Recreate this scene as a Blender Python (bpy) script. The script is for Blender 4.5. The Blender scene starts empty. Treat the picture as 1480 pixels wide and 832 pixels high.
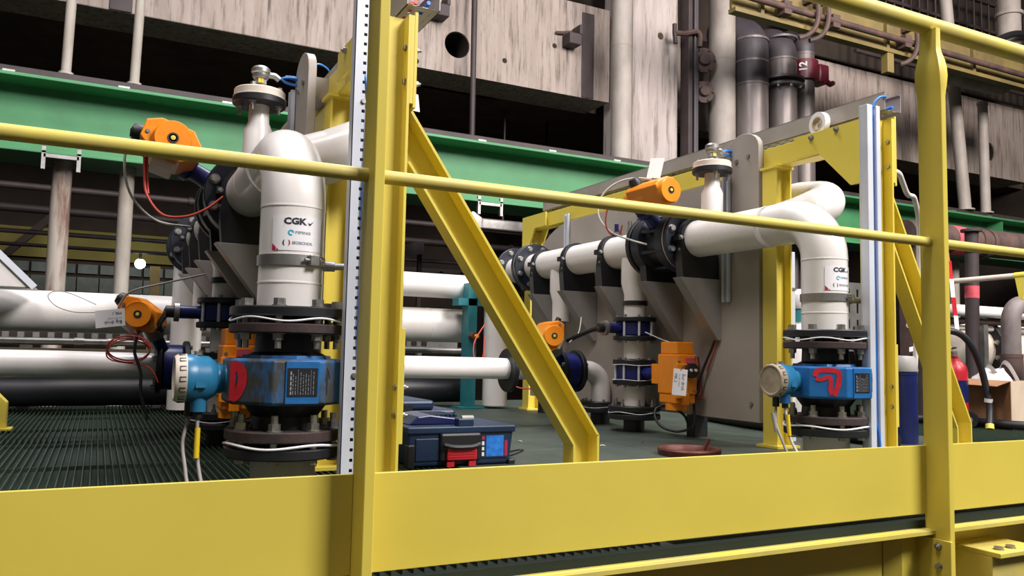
import bpy, bmesh, math, random
from mathutils import Vector, Matrix
random.seed(7)
SC = bpy.context.scene
COL = SC.collection
PI = math.pi
V = Vector

# ------------------------------------------------------------------ camera
cd = bpy.data.cameras.new('camera'); cam = bpy.data.objects.new('camera', cd); COL.objects.link(cam)
cd.sensor_fit = 'HORIZONTAL'; cd.sensor_width = 36.0; cd.lens = 36.0 * 1177.0 / 1480.0
cd.clip_start = 0.02; cd.clip_end = 200
cam.matrix_world = Matrix(((0.89154, -0.05350, -0.44978, 0.0),
                           (-0.45249, -0.06048, -0.88972, 0.0),
                           (0.02040, 0.99673, -0.07813, 0.366),
                           (0, 0, 0, 1)))
SC.camera = cam

# ------------------------------------------------------------------ world, lamps, exposure
SC.view_settings.view_transform = 'Standard'
SC.view_settings.look = 'None'
SC.view_settings.gamma = 1.0
SC.view_settings.use_curve_mapping = False
SC.view_settings.exposure = 0.35
W = bpy.data.worlds.new('hall_ambient'); SC.world = W; W.use_nodes = True
W.node_tree.nodes['Background'].inputs[0].default_value = (0.95, 0.90, 1.0, 1)
W.node_tree.nodes['Background'].inputs[1].default_value = 0.045

def area_lamp(name, loc, target, size, watts, color):
    l = bpy.data.lights.new(name, 'AREA'); l.shape = 'RECTANGLE'; l.size, l.size_y = size
    l.energy = watts; l.color = color
    o = bpy.data.objects.new(name, l); COL.objects.link(o)
    o.location = loc
    o.rotation_euler = (V(target) - V(loc)).to_track_quat('-Z', 'Y').to_euler()
    return o
# high-bay lamps of the hall: one row over the aisle behind the photographer, one over the platform, plus an added fill for the right
area_lamp('hall_or_fill_lamp', (4.2, -2.8, 5.8), (1.6, 2.6, 0.5), (2.4, 2.0), 680, (1.0, 0.95, 0.94))
area_lamp('hall_or_fill_lamp', (-2.6, -2.6, 6.4), (0.6, 3.0, 0.6), (2.0, 2.0), 35, (0.96, 0.96, 1.0))
area_lamp('hall_or_fill_lamp', (1.6, 4.4, 6.6), (1.8, 3.0, 0.0), (2.6, 1.4), 260, (0.93, 0.95, 1.0))
area_lamp('hall_or_fill_lamp', (5.5, 0.5, 6.8), (6.0, 9.0, 3.5), (2.0, 2.0), 400, (1.0, 0.90, 0.88))
area_lamp('hall_or_fill_lamp', (9.5, -.5, 5.8), (11.0, 9.0, 3.6), (2.0, 2.0), 620, (1.0, 0.90, 0.85))  # added fill, brightens the concrete and pipes at far right
area_lamp('hall_or_fill_lamp', (-1.5, 0.8, 6.8), (0.5, 9.0, 3.2), (2.0, 2.0), 300, (1.0, 0.90, 0.88))

# ------------------------------------------------------------------ materials
def lin(h):
    h = h.lstrip('#'); c = [int(h[i:i + 2], 16) / 255 for i in (0, 2, 4)]
    return tuple(x / 12.92 if x <= .04045 else ((x + .055) / 1.055) ** 2.4 for x in c)
def mat(name, a, b=None, rough=.5, metal=0., scale=(6, 6, 6), lo=.35, hi=.65, detail=6, bump=0., bscale=40., coat=0., emit=0., rvar=0.):
    """paint or metal: colour a wandering to colour b by object-space noise, a little relief"""
    m = bpy.data.materials.new(name); m.use_nodes = True
    nt = m.node_tree; N = nt.nodes; L = nt.links
    p = N['Principled BSDF']
    A = lin(a) + (1,)
    p.inputs['Roughness'].default_value = rough; p.inputs['Metallic'].default_value = metal
    p.inputs['Coat Weight'].default_value = coat
    tc = N.new('ShaderNodeTexCoord')
    geo = N.new('ShaderNodeNewGeometry')
    mp = N.new('ShaderNodeMapping'); mp.inputs['Scale'].default_value = scale
    L.new(geo.outputs['Position'], mp.inputs['Vector'])
    no = N.new('ShaderNodeTexNoise'); no.inputs['Scale'].default_value = 1.0; no.inputs['Detail'].default_value = detail
    no.inputs['Roughness'].default_value = .62
    L.new(mp.outputs[0], no.inputs['Vector'])
    cr = N.new('ShaderNodeValToRGB'); cr.color_ramp.elements[0].position = lo; cr.color_ramp.elements[1].position = hi
    cr.color_ramp.elements[0].color = A
    cr.color_ramp.elements[1].color = (lin(b) + (1,)) if b else A
    L.new(no.outputs['Fac'], cr.inputs[0]); L.new(cr.outputs[0], p.inputs['Base Color'])
    if rvar:
        mr = N.new('ShaderNodeMapRange'); mr.inputs['To Min'].default_value = rough - rvar; mr.inputs['To Max'].default_value = rough + rvar
        L.new(no.outputs['Fac'], mr.inputs['Value']); L.new(mr.outputs[0], p.inputs['Roughness'])
    if bump:
        n2 = N.new('ShaderNodeTexNoise'); n2.inputs['Scale'].default_value = bscale; n2.inputs['Detail'].default_value = 4
        L.new(geo.outputs['Position'], n2.inputs['Vector'])
        bu = N.new('ShaderNodeBump'); bu.inputs['Strength'].default_value = bump; bu.inputs['Distance'].default_value = .004
        L.new(n2.outputs['Fac'], bu.inputs['Height']); L.new(bu.outputs[0], p.inputs['Normal'])
    if emit:
        p.inputs['Emission Color'].default_value = A; p.inputs['Emission Strength'].default_value = emit
    return m
def concrete(name, a, b, dark):
    """board-marked concrete: upright grain, pits, soot runs"""
    m = mat(name, a, b, rough=.9, scale=(7, 7, .9), lo=.3, hi=.7, detail=8)
    nt = m.node_tree; N = nt.nodes; L = nt.links; p = N['Principled BSDF']
    geo = N.new('ShaderNodeNewGeometry')
    mp = N.new('ShaderNodeMapping'); mp.inputs['Scale'].default_value = (16, 16, 1.3); L.new(geo.outputs['Position'], mp.inputs['Vector'])
    n = N.new('ShaderNodeTexNoise'); n.inputs['Scale'].default_value = 1; n.inputs['Detail'].default_value = 10; n.inputs['Roughness'].default_value = .7
    L.new(mp.outputs[0], n.inputs['Vector'])
    r = N.new('ShaderNodeValToRGB'); r.color_ramp.elements[0].position = .50; r.color_ramp.elements[1].position = .66
    r.color_ramp.elements[0].color = (0, 0, 0, 1); r.color_ramp.elements[1].color = (1, 1, 1, 1)
    L.new(n.outputs['Fac'], r.inputs[0])
    mx = N.new('ShaderNodeMix'); mx.data_type = 'RGBA'; mx.inputs['B'].default_value = lin(dark) + (1,)
    src = p.inputs['Base Color'].links[0].from_socket
    sc = N.new('ShaderNodeMath'); sc.operation = 'MULTIPLY'; sc.inputs[1].default_value = .8; L.new(r.outputs[0], sc.inputs[0])
    L.new(sc.outputs[0], mx.inputs['Factor']); L.new(src, mx.inputs['A']); L.new(mx.outputs['Result'], p.inputs['Base Color'])
    bu = N.new('ShaderNodeBump'); bu.inputs['Strength'].default_value = .5; bu.inputs['Distance'].default_value = .01
    L.new(n.outputs['Fac'], bu.inputs['Height']); L.new(bu.outputs[0], p.inputs['Normal'])
    return m

T = {}
T['yellow'] = mat('yellow_paint', '#DECB55', '#D8C550', .42, scale=(3, 3, 3), bump=.06, bscale=14)
T['yellow_worn'] = mat('worn_yellow_paint', '#DAC957', '#C9BA6A', .5, scale=(9, 9, 9), bump=.08, bscale=20)
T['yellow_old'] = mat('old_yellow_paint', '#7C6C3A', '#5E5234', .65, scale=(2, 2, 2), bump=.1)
T['orange'] = mat('orange_enamel', '#F09018', '#E8860F', .38, scale=(12, 12, 12))
T['pe'] = mat('natural_polyethylene', '#ECE9E6', '#E5E1DC', .33, scale=(5, 5, 5), coat=.15)
T['pe'].node_tree.nodes['Principled BSDF'].inputs['Subsurface Weight'].default_value = .12
T['pe'].node_tree.nodes['Principled BSDF'].inputs['Subsurface Radius'].default_value = (.02, .018, .016)
T['pe_old'] = mat('white_plastic_pipe', '#DAD6D2', '#C9C4BE', .4, scale=(3, 3, 3))
T['black'] = mat('black_plastic', '#15161A', '#1C1D22', .45, scale=(10, 10, 10))
T['navy'] = mat('dark_coated_flange', '#1B2230', '#141A26', .42, scale=(12, 12, 12))
T['navyblue'] = mat('blue_valve_enamel', '#1B2570', '#161D55', .35, scale=(12, 12, 12))
T['rustplate'] = mat('rusty_dark_flange', '#2C2628', '#43302B', .7, scale=(22, 22, 22), bump=.2, bscale=120)
T['blue'] = mat('blue_enamel', '#2268A8', '#1B5890', .38, scale=(14, 14, 14), lo=.4, hi=.7)
T['blue_dirty'] = mat('weathered_blue_enamel', '#2670AE', '#3F3F3A', .5, scale=(13, 13, 5), lo=.42, hi=.56, bump=.1, bscale=60)
T['cyan'] = mat('light_blue_enamel', '#2C7AA4', '#25678C', .35, scale=(14, 14, 14))
T['teal'] = mat('teal_paint', '#2C7F86', '#256F78', .45)
T['steel'] = mat('galvanised_bolt', '#B9B8B4', '#8F8E8B', .38, .85, scale=(60, 60, 60))
T['zinc'] = mat('zinc_sheet', '#A9A8A6', '#93918E', .42, .8, scale=(14, 14, 14))
T['stainless'] = mat('brushed_stainless', '#A8A5A2', '#9C9894', .42, .35, scale=(4, 60, 4))
T['alu'] = mat('white_aluminium', '#D5DAE2', '#C9CED8', .4, .15, scale=(6, 6, 6))
T['greyplate'] = mat('grey_plastic_plate', '#A39C93', '#978F86', .55, scale=(2, 2, 2))
T['traygrey'] = mat('tray_sheet', '#B8B2AC', '#A69F98', .5, .3, scale=(4, 4, 4))
T['cream'] = mat('cream_plastic', '#DCD2C4', '#CFC3B2', .5)
T['dustycap'] = mat('dusty_cap', '#A89A86', '#8C7D68', .75, scale=(25, 25, 25))
T['red'] = mat('red_plastic', '#C4222F', '#B01C28', .4)
T['redpaint'] = mat('sprayed_red_paint', '#D4202E', '#B81A2A', .6, scale=(40, 40, 40))
T['pink'] = mat('pink_spray_paint', '#D05560', '#B84652', .7, scale=(20, 20, 20))
T['maroon'] = mat('maroon_enamel', '#6A1B2C', '#551525', .4)
T['bluecable'] = mat('blue_cable', '#2F7FD6', '#2873C8', .4)
T['redcable'] = mat('red_cable', '#C24A3C', '#B54032', .45)
T['whitecable'] = mat('white_cable', '#D8D4CC', '#C8C4BA', .45)
T['blackcable'] = mat('black_cable', '#17161A', '#1E1D21', .5)
T['greycable'] = mat('grey_cable', '#A59F98', '#8F8982', .5)
T['paper'] = mat('white_card', '#F0EFF2', '#E8E7EA', .6)
T['ink'] = mat('black_ink', '#20222A', '#262830', .6)
T['greyink'] = mat('grey_ink', '#8C929B', '#8C929B', .6)
T['inkwhite'] = mat('white_print', '#E6E6E6', None, .6)
T['crimson'] = mat('crimson_print', '#B01C45', None, .5)
T['skyprint'] = mat('sky_blue_print', '#35A9C8', None, .5)
T['yellowtag'] = mat('yellow_cable_marker', '#E8C820', '#DDBB18', .5)
T['green'] = mat('green_girder_paint', '#468A5B', '#3C7A4F', .55, scale=(1.5, 1.5, 1.5), bump=.08)
T['deck'] = mat('green_deck', '#333D35', '#414A41', .55, scale=(4, 4, 4), lo=.35, hi=.7, bump=.4, bscale=90, rvar=.12)
T['deckdark'] = mat('dark_green_deck', '#122016', '#19291D', .8, scale=(4, 4, 4))
T['deckbar'] = mat('grating_bar', '#3C4F3E', '#2A3A2C', .55, .1, scale=(30, 30, 30))
T['conc'] = concrete('board_marked_concrete', '#A69B93', '#8C7F76', '#40362F')
T['conc_light'] = concrete('pale_concrete', '#B3AAA5', '#9C928C', '#6A605A')
T['soffit'] = mat('brown_soffit', '#4C3F33', '#3A3028', .9, scale=(2, 2, 2))  # dark brown underside colour
T['dark'] = mat('dark_shade_brown', '#261E19', '#30271F', .95, scale=(3, 3, 3))  # near-black brown standing in for shade in the bay and openings
T['darksteel'] = mat('dark_brown_steel', '#3B3030', '#2C2424', .6, scale=(4, 4, 4), bump=.1)
T['rust'] = mat('rusted_pipe', '#5B453D', '#3E3130', .7, scale=(6, 6, 3), bump=.2)
T['greypipe'] = mat('dusty_grey_pipe', '#A39C94', '#857D75', .6, scale=(2.5, 2.5, 1.2), bump=.05)
T['bendgrey'] = mat('grey_painted_pipe', '#75706F', '#62504A', .6, scale=(6, 6, 3), bump=.1)
T['lagging'] = mat('sheet_lagging', '#7A7370', '#5A5250', .42, .25, scale=(5, 5, 1))
T['lagdark'] = mat('dark_lagging', '#4A464A', '#38343A', .5, .1, scale=(3, 3, 1))
T['whitepost'] = mat('chalky_post', '#A9A49A', '#8D867B', .7, scale=(4, 4, 1.5))
T['rustpost'] = mat('flaking_post', '#A59D92', '#6E5346', .75, scale=(9, 9, 1.5), lo=.45, hi=.62)
T['wallgreen'] = mat('green_grey_panel', '#59635C', '#48524C', .7)
T['wallyellow'] = mat('dull_yellow_panel', '#6E6A2A', '#5E5522', .8, scale=(1.2, 1.2, 1.2))
T['cardboard'] = mat('cardboard', '#9C7452', '#8C6747', .8, scale=(5, 5, 5))
T['cardpale'] = mat('pale_cardboard', '#CDBCA4', '#BFAE97', .8)
T['bag'] = mat('white_polythene', '#E4E1E0', '#D2CFCE', .4)
T['boxblue'] = mat('navy_box_plastic', '#122C4C', '#0F2440', .45, scale=(12, 12, 12))
T['canblue'] = mat('dark_blue_enamel', '#1A2458', '#161E48', .3)
T['cangrey'] = mat('grey_tape', '#A9A7A4', '#8F8D8B', .5)
T['copper'] = mat('reddish_copper', '#6E3A2E', '#552C26', .5, .3, scale=(30, 30, 30))
T['screenblue'] = mat('blue_print', '#1E63C8', '#2F8AE0', .4, scale=(60, 60, 60))
T['lampwhite'] = mat('lit_lamp_glass', '#FFFDF5', None, .5, emit=9.0)

# ------------------------------------------------------------------ mesh helpers
WLOC = {}
def frame_of(axis):
    z = V(axis).normalized(); a = V((0, 0, 1)) if abs(z.z) < .9 else V((1, 0, 0))
    x = a.cross(z).normalized(); return x, z.cross(x), z
class MB:
    def __init__(s): s.v = []; s.f = []
    def add(s, vs, fs):
        n = len(s.v); s.v += [V(p) for p in vs]; s.f += [tuple(i + n for i in q) for q in fs]; return s
    def box(s, x0, x1, y0, y1, z0, z1):
        return s.add([(x0, y0, z0), (x1, y0, z0), (x1, y1, z0), (x0, y1, z0), (x0, y0, z1), (x1, y0, z1), (x1, y1, z1), (x0, y1, z1)],
                     [(0, 3, 2, 1), (4, 5, 6, 7), (0, 1, 5, 4), (1, 2, 6, 5), (2, 3, 7, 6), (3, 0, 4, 7)])
    def obox(s, c, ex, ey, ez):
        """box from centre and three half-edge vectors"""
        c, ex, ey, ez = V(c), V(ex), V(ey), V(ez)
        P = [c + ex * a + ey * b + ez * d for d in (-1, 1) for a, b in ((-1, -1), (1, -1), (1, 1), (-1, 1))]
        return s.add(P, [(0, 3, 2, 1), (4, 5, 6, 7), (0, 1, 5, 4), (1, 2, 6, 5), (2, 3, 7, 6), (3, 0, 4, 7)])
    def bar(s, p0, p1, w, h, side=(0, 1, 0)):
        """rectangular bar from p0 to p1; w along side, h across"""
        p0, p1 = V(p0), V(p1); d = (p1 - p0); a = V(side); a = (a - d * (a.dot(d) / d.length_squared)).normalized(); b = d.normalized().cross(a)
        return s.obox((p0 + p1) / 2, d / 2, a * w / 2, b * h / 2)
    def lathe(s, p, axis, prof, n=24):
        x, y, z = frame_of(axis); p = V(p); n0 = len(s.v); rings = []
        for r, t in prof:
            if r <= 1e-6:
                s.v.append(p + z * t); rings.append([len(s.v) - 1])
            else:
                k = len(s.v)
                for i in range(n):
                    a = 2 * PI * i / n; s.v.append(p + z * t + x * (r * math.cos(a)) + y * (r * math.sin(a)))
                rings.append(list(range(k, k + n)))
        for A, B in zip(rings, rings[1:]):
            for i in range(n):
                j = (i + 1) % n
                if len(A) == 1 and len(B) == 1: continue
                if len(A) == 1: s.f.append((A[0], B[j], B[i]))
                elif len(B) == 1: s.f.append((A[i], A[j], B[0]))
                else: s.f.append((A[i], A[j], B[j], B[i]))
        return s
    def cyl(s, p0, p1, r0, r1=None, n=24):
        p0, p1 = V(p0), V(p1); L = (p1 - p0).length; r1 = r0 if r1 is None else r1
        return s.lathe(p0, p1 - p0, [(0, 0), (r0, 0), (r1, L), (0, L)], n)
    def pipe(s, p0, p1, r, t=.006, n=24):
        """open tube with wall"""
        p0, p1 = V(p0), V(p1); L = (p1 - p0).length
        return s.lathe(p0, p1 - p0, [(r - t, 0), (r, 0), (r, L), (r - t, L), (r - t, 0)], n)
    def ring(s, p, axis, ro, ri, h, n=32):
        return s.lathe(p, axis, [(ri, 0), (ro, 0), (ro, h), (ri, h), (ri, 0)], n)
    def tube(s, pts, r, n=8, closed=False):
        pts = [V(p) for p in pts]; m = len(pts); n0 = len(s.v)
        tan = []
        for i in range(m):
            a = pts[(i - 1) % m] if (closed or i) else pts[0]; b = pts[(i + 1) % m] if (closed or i < m - 1) else pts[-1]
            t = b - a; tan.append(t.normalized() if t.length > 1e-9 else V((0, 0, 1)))
        x, y, _ = frame_of(tan[0])
        for i in range(m):
            t = tan[i]; x = (x - t * x.dot(t)).normalized(); y = t.cross(x)
            rr = r[i] if isinstance(r, (list, tuple)) else r
            for k in range(n):
                a = 2 * PI * k / n; s.v.append(pts[i] + x * (rr * math.cos(a)) + y * (rr * math.sin(a)))
        for i in range(m if closed else m - 1):
            for k in range(n):
                A = n0 + i * n; B = n0 + ((i + 1) % m) * n; j = (k + 1) % n
                s.f.append((A + k, A + j, B + j, B + k))
        if not closed:
            s.f.append(tuple(n0 + k for k in reversed(range(n)))); s.f.append(tuple(n0 + (m - 1) * n + k for k in range(n)))
        return s
    def prism(s, poly, ext):
        """planar polygon (3-D points) extruded by vector ext"""
        n = len(poly); e = V(ext)
        return s.add([V(p) for p in poly] + [V(p) + e for p in poly],
                     [tuple(reversed(range(n))), tuple(range(n, 2 * n))] + [(i, (i + 1) % n, n + (i + 1) % n, n + i) for i in range(n)])
    def hexp(s, p, axis, r, h): return s.lathe(p, axis, [(0, 0), (r, 0), (r, h), (0, h)], 6)
    def isec(s, p0, p1, w, h, tf, tw, wdir):
        """I-section beam: flanges of width w (along wdir), depth h"""
        p0, p1 = V(p0), V(p1); d = p1 - p0; a = V(wdir).normalized(); b = d.normalized().cross(a); c = (p0 + p1) / 2
        for k in (-1, 1): s.obox(c + b * k * (h - tf) / 2, d / 2, a * w / 2, b * tf / 2)
        s.obox(c, d / 2, a * tw / 2, b * (h - 2 * tf) / 2)
        return s
    def build(s, name, m, parent=None, smooth=38, bevel=0.0, kind=None):
        c = sum(s.v, V((0, 0, 0))) / max(1, len(s.v))
        me = bpy.data.meshes.new(name); me.from_pydata([p - c for p in s.v], [], s.f)
        bm = bmesh.new(); bm.from_mesh(me); bmesh.ops.recalc_face_normals(bm, faces=bm.faces); bm.to_mesh(me); bm.free()
        me.materials.append(T[m] if isinstance(m, str) else m)
        if smooth:
            me.polygons.foreach_set('use_smooth', [True] * len(me.polygons)); me.set_sharp_from_angle(angle=math.radians(smooth))
        o = bpy.data.objects.new(name, me); COL.objects.link(o)
        if parent is not None:
            o.parent = parent; o.location = c - WLOC[parent]
        else: o.location = c
        WLOC[o] = c
        if bevel:
            b = o.modifiers.new('edge', 'BEVEL'); b.width = bevel; b.segments = 2; b.limit_method = 'ANGLE'; b.angle_limit = math.radians(40)
        if kind: o['kind'] = kind
        return o
def tag(o, label, cat, group=None):
    o['label'] = label; o['category'] = cat
    if group: o['group'] = group
    return o
def thing(name, label, cat, loc, group=None):
    o = bpy.data.objects.new(name, None); COL.objects.link(o); o.location = loc; WLOC[o] = V(loc); o.empty_display_size = .05
    return tag(o, label, cat, group)
def struct(o): o['kind'] = 'structure'; return o
MESH = {}
def inst(key, maker, m, name, loc, axis, parent, spin=0.):
    """one small repeated piece (bolt, clip); all copies of one key share a mesh that points along +Z"""
    if key not in MESH:
        b = maker(MB()); me = bpy.data.meshes.new(name); me.from_pydata([tuple(p) for p in b.v], [], b.f); me.materials.append(T[m])
        bm = bmesh.new(); bm.from_mesh(me); bmesh.ops.recalc_face_normals(bm, faces=bm.faces); bm.to_mesh(me); bm.free()
        me.polygons.foreach_set('use_smooth', [True] * len(me.polygons)); me.set_sharp_from_angle(angle=math.radians(35))
        MESH[key] = me
    o = bpy.data.objects.new(name, MESH[key]); COL.objects.link(o)
    x, y, z = frame_of(axis); R = Matrix((x, y, z)).transposed().to_4x4() @ Matrix.Rotation(spin, 4, 'Z')
    o.rotation_euler = R.to_euler(); o.parent = parent; o.location = V(loc) - WLOC[parent]; WLOC[o] = V(loc)
    return o
def bolt(loc, axis, parent, r=.011, h=.011, stud=.0, spin=0., m='steel', back=0.):
    """hex head or nut with washer; stud = thread showing beyond it; back = shank length behind the face"""
    def mk(b):
        b.lathe((0, 0, 0), (0, 0, 1), [(0, 0), (r * 1.25, 0), (r * 1.25, h * .15), (0, h * .15)], 12)
        b.hexp((0, 0, h * .15), (0, 0, 1), r, h)
        if stud: b.cyl((0, 0, h), (0, 0, h + stud), r * .58, n=10)
        if back: b.cyl((0, 0, -back), (0, 0, .001), r * .5, n=8)
        return b
    return inst(('bolt', r, h, stud, back, m), mk, m, 'bolt', loc, axis, parent, spin)
def fillet(pts, R, n=8):
    pts = [V(p) for p in pts]; out = [pts[0]]
    for i in range(1, len(pts) - 1):
        a, b, c = pts[i - 1], pts[i], pts[i + 1]; u = (a - b).normalized(); w = (c - b).normalized()
        ang = u.angle(w)
        if abs(ang - PI) < .02: out.append(b); continue
        rr = R[i - 1] if isinstance(R, (list, tuple)) else R
        d = rr / math.tan(ang / 2); ctr = b + (u + w).normalized() * (rr / math.sin(ang / 2))
        p0 = b + u * d; p1 = b + w * d
        for k in range(n + 1):
            t = k / n; e0, e1 = p0 - ctr, p1 - ctr; th = e0.angle(e1); sn = math.sin(th)
            out.append(ctr + (e0 * (math.sin((1 - t) * th) / sn) + e1 * (math.sin(t * th) / sn) if sn > 1e-4 else e0))
    out.append(pts[-1]); return out
def spline(pts, n=8, closed=False):
    pts = [V(p) for p in pts]; m = len(pts); out = []
    for i in range(m if closed else m - 1):
        g = (lambda k: pts[k % m]) if closed else (lambda k: pts[min(max(k, 0), m - 1)])
        a, b, c, d = g(i - 1), g(i), g(i + 1), g(i + 2)
        for k in range(n):
            t = k / n
            out.append(.5 * ((2 * b) + (c - a) * t + (2 * a - 5 * b + 4 * c - d) * t * t + (3 * b - a - 3 * c + d) * t ** 3))
    if not closed: out.append(pts[-1])
    return out
def cable(name, pts, r, m, parent=None, n=7, seg=8):
    return MB().tube(spline(pts, seg), r, n).build(name, m, parent, smooth=60)
_tx = {}
def text_geo(s, size, align='LEFT', ext=.0, bold=0.):
    cu = bpy.data.curves.new('t', 'FONT'); cu.body = s; cu.size = size; cu.align_x = align; cu.align_y = 'CENTER'; cu.resolution_u = 2
    cu.offset = bold
    o = bpy.data.objects.new('t', cu); COL.objects.link(o)
    dg = bpy.context.evaluated_depsgraph_get(); me = o.evaluated_get(dg).to_mesh()
    vs = [v.co.copy() for v in me.vertices]; fs = [tuple(p.vertices) for p in me.polygons]
    o.evaluated_get(dg).to_mesh_clear(); bpy.data.objects.remove(o); bpy.data.curves.remove(cu)
    return vs, fs
def text_on(name, s, size, org, ux, uy, m, parent, align='LEFT', bold=0., wx=1.):
    vs, fs = text_geo(s, size, align, bold=bold); org, ux, uy = V(org), V(ux), V(uy)
    return MB().add([org + ux * (p.x * wx) + uy * p.y for p in vs], fs).build(name, m, parent, smooth=0)
def stroke(b, pts, w, org, ux, uy):
    """flat ribbon following 2-D points on a plane"""
    org, ux, uy = V(org), V(ux), V(uy); P = [V((x, y)) for x, y in pts]; Lf = []; Rt = []
    for i, p in enumerate(P):
        a = P[max(0, i - 1)]; c = P[min(len(P) - 1, i + 1)]; t = (c - a).normalized(); nrm = V((-t.y, t.x))
        Lf.append(p + nrm * w / 2); Rt.append(p - nrm * w / 2)
    vs = [org + ux * q.x + uy * q.y for q in Lf + Rt]; n = len(P)
    return b.add(vs, [(i, i + 1, n + i + 1, n + i) for i in range(n - 1)])
# ================================================================== setting
# hall ground far below, platform deck at z = 0
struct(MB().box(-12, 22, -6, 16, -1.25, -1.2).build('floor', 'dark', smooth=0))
deck = struct(MB().box(1.0, 9.0, 1.30, 5.6, -.03, -.004).build('floor_deck', 'deck', smooth=0))
struct(MB().box(-3.0, 1.0, 1.30, 5.6, -.034, -.014).build('floor_grating', 'deckdark', smooth=0))
gb = MB()                                    # bearing bars of the grating, running away from the railing
x = -1.6
while x < 7.0:
    if not (1.0 < x < 3.6): gb.box(x, x + .0028, 1.31, 5.55, -.014 if x < 1 else -.006, .003)
    x += .0195
y = 1.6
while y < 5.5:
    gb.box(-1.6, 1.0, y, y + .004, -.014, -.002); gb.box(3.6, 7.0, y, y + .003, -.006, .002); y += .60
gb.build('grating_bars', 'deckbar', deck, smooth=0, kind='stuff')
for (x0, x1, y0, y1) in ((1.03, 1.9, 1.31, 2.7), (1.03, 1.9, 2.705, 4.1), (1.905, 2.75, 1.31, 2.7), (1.905, 2.75, 2.705, 4.1), (2.755, 3.57, 1.31, 2.7), (2.755, 3.57, 2.705, 4.1), (1.03, 2.3, 4.105, 5.55), (2.305, 3.57, 4.105, 5.55)):
    MB().box(x0, x1, y0, y1, -.004, .003).build('deck_plate', 'deck', deck, smooth=0, bevel=.001)

# back wall of the bay behind the girder, dark, with a dull yellow band and rows of pale panels
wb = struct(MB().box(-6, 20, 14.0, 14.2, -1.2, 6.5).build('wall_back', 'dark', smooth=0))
MB().box(-5.0, 3.2, 13.93, 14.0, 1.63, 2.07).build('band', 'wallyellow', wb, smooth=0)
for i in range(24):
    xx = -4.6 + i * .305
    for (z0, z1) in ((1.42, 1.56), (1.02, 1.10), (.80, .99), (.45, .76)):
        MB().box(xx, xx + .27, 13.95, 14.0, z0, z1).build('panel', 'wallgreen', wb, smooth=0)
    MB().box(xx, xx + .29, 13.90, 14.0, 1.14, 1.36).build('panel', 'wallgreen', wb, smooth=0)
struct(MB().box(-6, 20, 9.55, 14.0, 3.74, 3.9).build('ceiling', 'soffit', smooth=0))
struct(MB().box(-6.1, -6.0, 9, 14, -1.2, 6.5).build('wall_left', 'dark', smooth=0))

# board-marked concrete spandrel beam, with its round hole cut through
def wall_with_hole(name, x0, x1, y0, y1, z0, z1, cx, cz, r, m):
    b = MB(); n = 40
    for yy in (y0, y1):
        inner = []; outer = []
        for i in range(n):
            a = 2 * PI * i / n; c, s = math.cos(a), math.sin(a)
            inner.append((cx + r * c, yy, cz + r * s))
            k = min(((x1 - cx) / c if c > 1e-6 else (x0 - cx) / c if c < -1e-6 else 1e9), ((z1 - cz) / s if s > 1e-6 else (z0 - cz) / s if s < -1e-6 else 1e9))
            outer.append([cx + k * c, yy, cz + k * s])
        for (ex, ez) in ((x0, z0), (x1, z0), (x0, z1), (x1, z1)):
            j = min(range(n), key=lambda q: (outer[q][0] - ex) ** 2 + (outer[q][2] - ez) ** 2); outer[j] = [ex, yy, ez]
        b.add(inner + outer, [(i, (i + 1) % n, n + (i + 1) % n, n + i) for i in range(n)])
    b.add([(cx + r * math.cos(2 * PI * i / n), yy, cz + r * math.sin(2 * PI * i / n)) for yy in (y0, y1) for i in range(n)], [(i, (i + 1) % n, n + (i + 1) % n, n + i) for i in range(n)])
    b.add([(x0, y0, z0), (x1, y0, z0), (x1, y1, z0), (x0, y1, z0), (x0, y0, z1), (x1, y0, z1), (x1, y1, z1), (x0, y1, z1)], [(0, 1, 2, 3), (4, 5, 6, 7), (0, 3, 7, 4), (1, 2, 6, 5)])
    return b.build(name, m, smooth=0)
wc = MB().box(-4.0, 2.6, 9.0, 9.6, 3.73, 5.0).build('wall_beam', 'conc', smooth=0, bevel=.012); struct(wc)
struct(wall_with_hole('wall_beam', 2.6, 5.95, 9.0, 9.6, 3.73, 5.0, 3.73, 4.10, .165, 'conc'))
struct(MB().box(2.9, 4.6, 9.62, 9.7, 3.74, 4.6).build('wall_infill_or_shade', 'dark', smooth=0))  # dark sheet added behind the round hole, shade put into its colour
struct(wall_with_hole('wall_beam', 9.2, 15.2, 9.0, 9.6, 3.68, 5.05, 14.1, 4.13, .17, 'conc'))
struct(MB().box(6.9, 9.2, 9.3, 9.6, 3.68, 5.05).build('wall_infill_or_shade', 'conc', smooth=0))
struct(MB().box(13.0, 15.2, 9.62, 9.7, 3.7, 4.8).build('wall_infill_or_shade', 'dark', smooth=0))  # same dark backing for the right-hand hole, painted as shade
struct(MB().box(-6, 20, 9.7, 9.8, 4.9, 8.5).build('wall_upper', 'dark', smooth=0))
for (hx, hz) in ((3.73, 4.10), (14.1, 4.13)): struct(MB().ring((hx, 9.02, hz), (0, 1, 0), .1645, .158, .56, 40).build('wall_shade_liner', 'dark'))  # made-up liners, the shade inside each hole put into a dark colour
struct(MB().box(16.0, 16.1, 4, 14, -1.2, 8).build('wall_right', 'dark', smooth=0))
# pale concrete pillar
pil = struct(MB().box(6.05, 6.80, 8.6, 9.3, 1.2, 7.2).build('wall_pillar', 'conc_light', smooth=0, bevel=.03))
MB().lathe((6.50, 8.60, 4.62), (0, -1, 0), [(.0, -.01), (.045, -.005), (.05, .0), (.03, .004), (0, .004)], 9).build('spall', 'soffit', pil)
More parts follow.
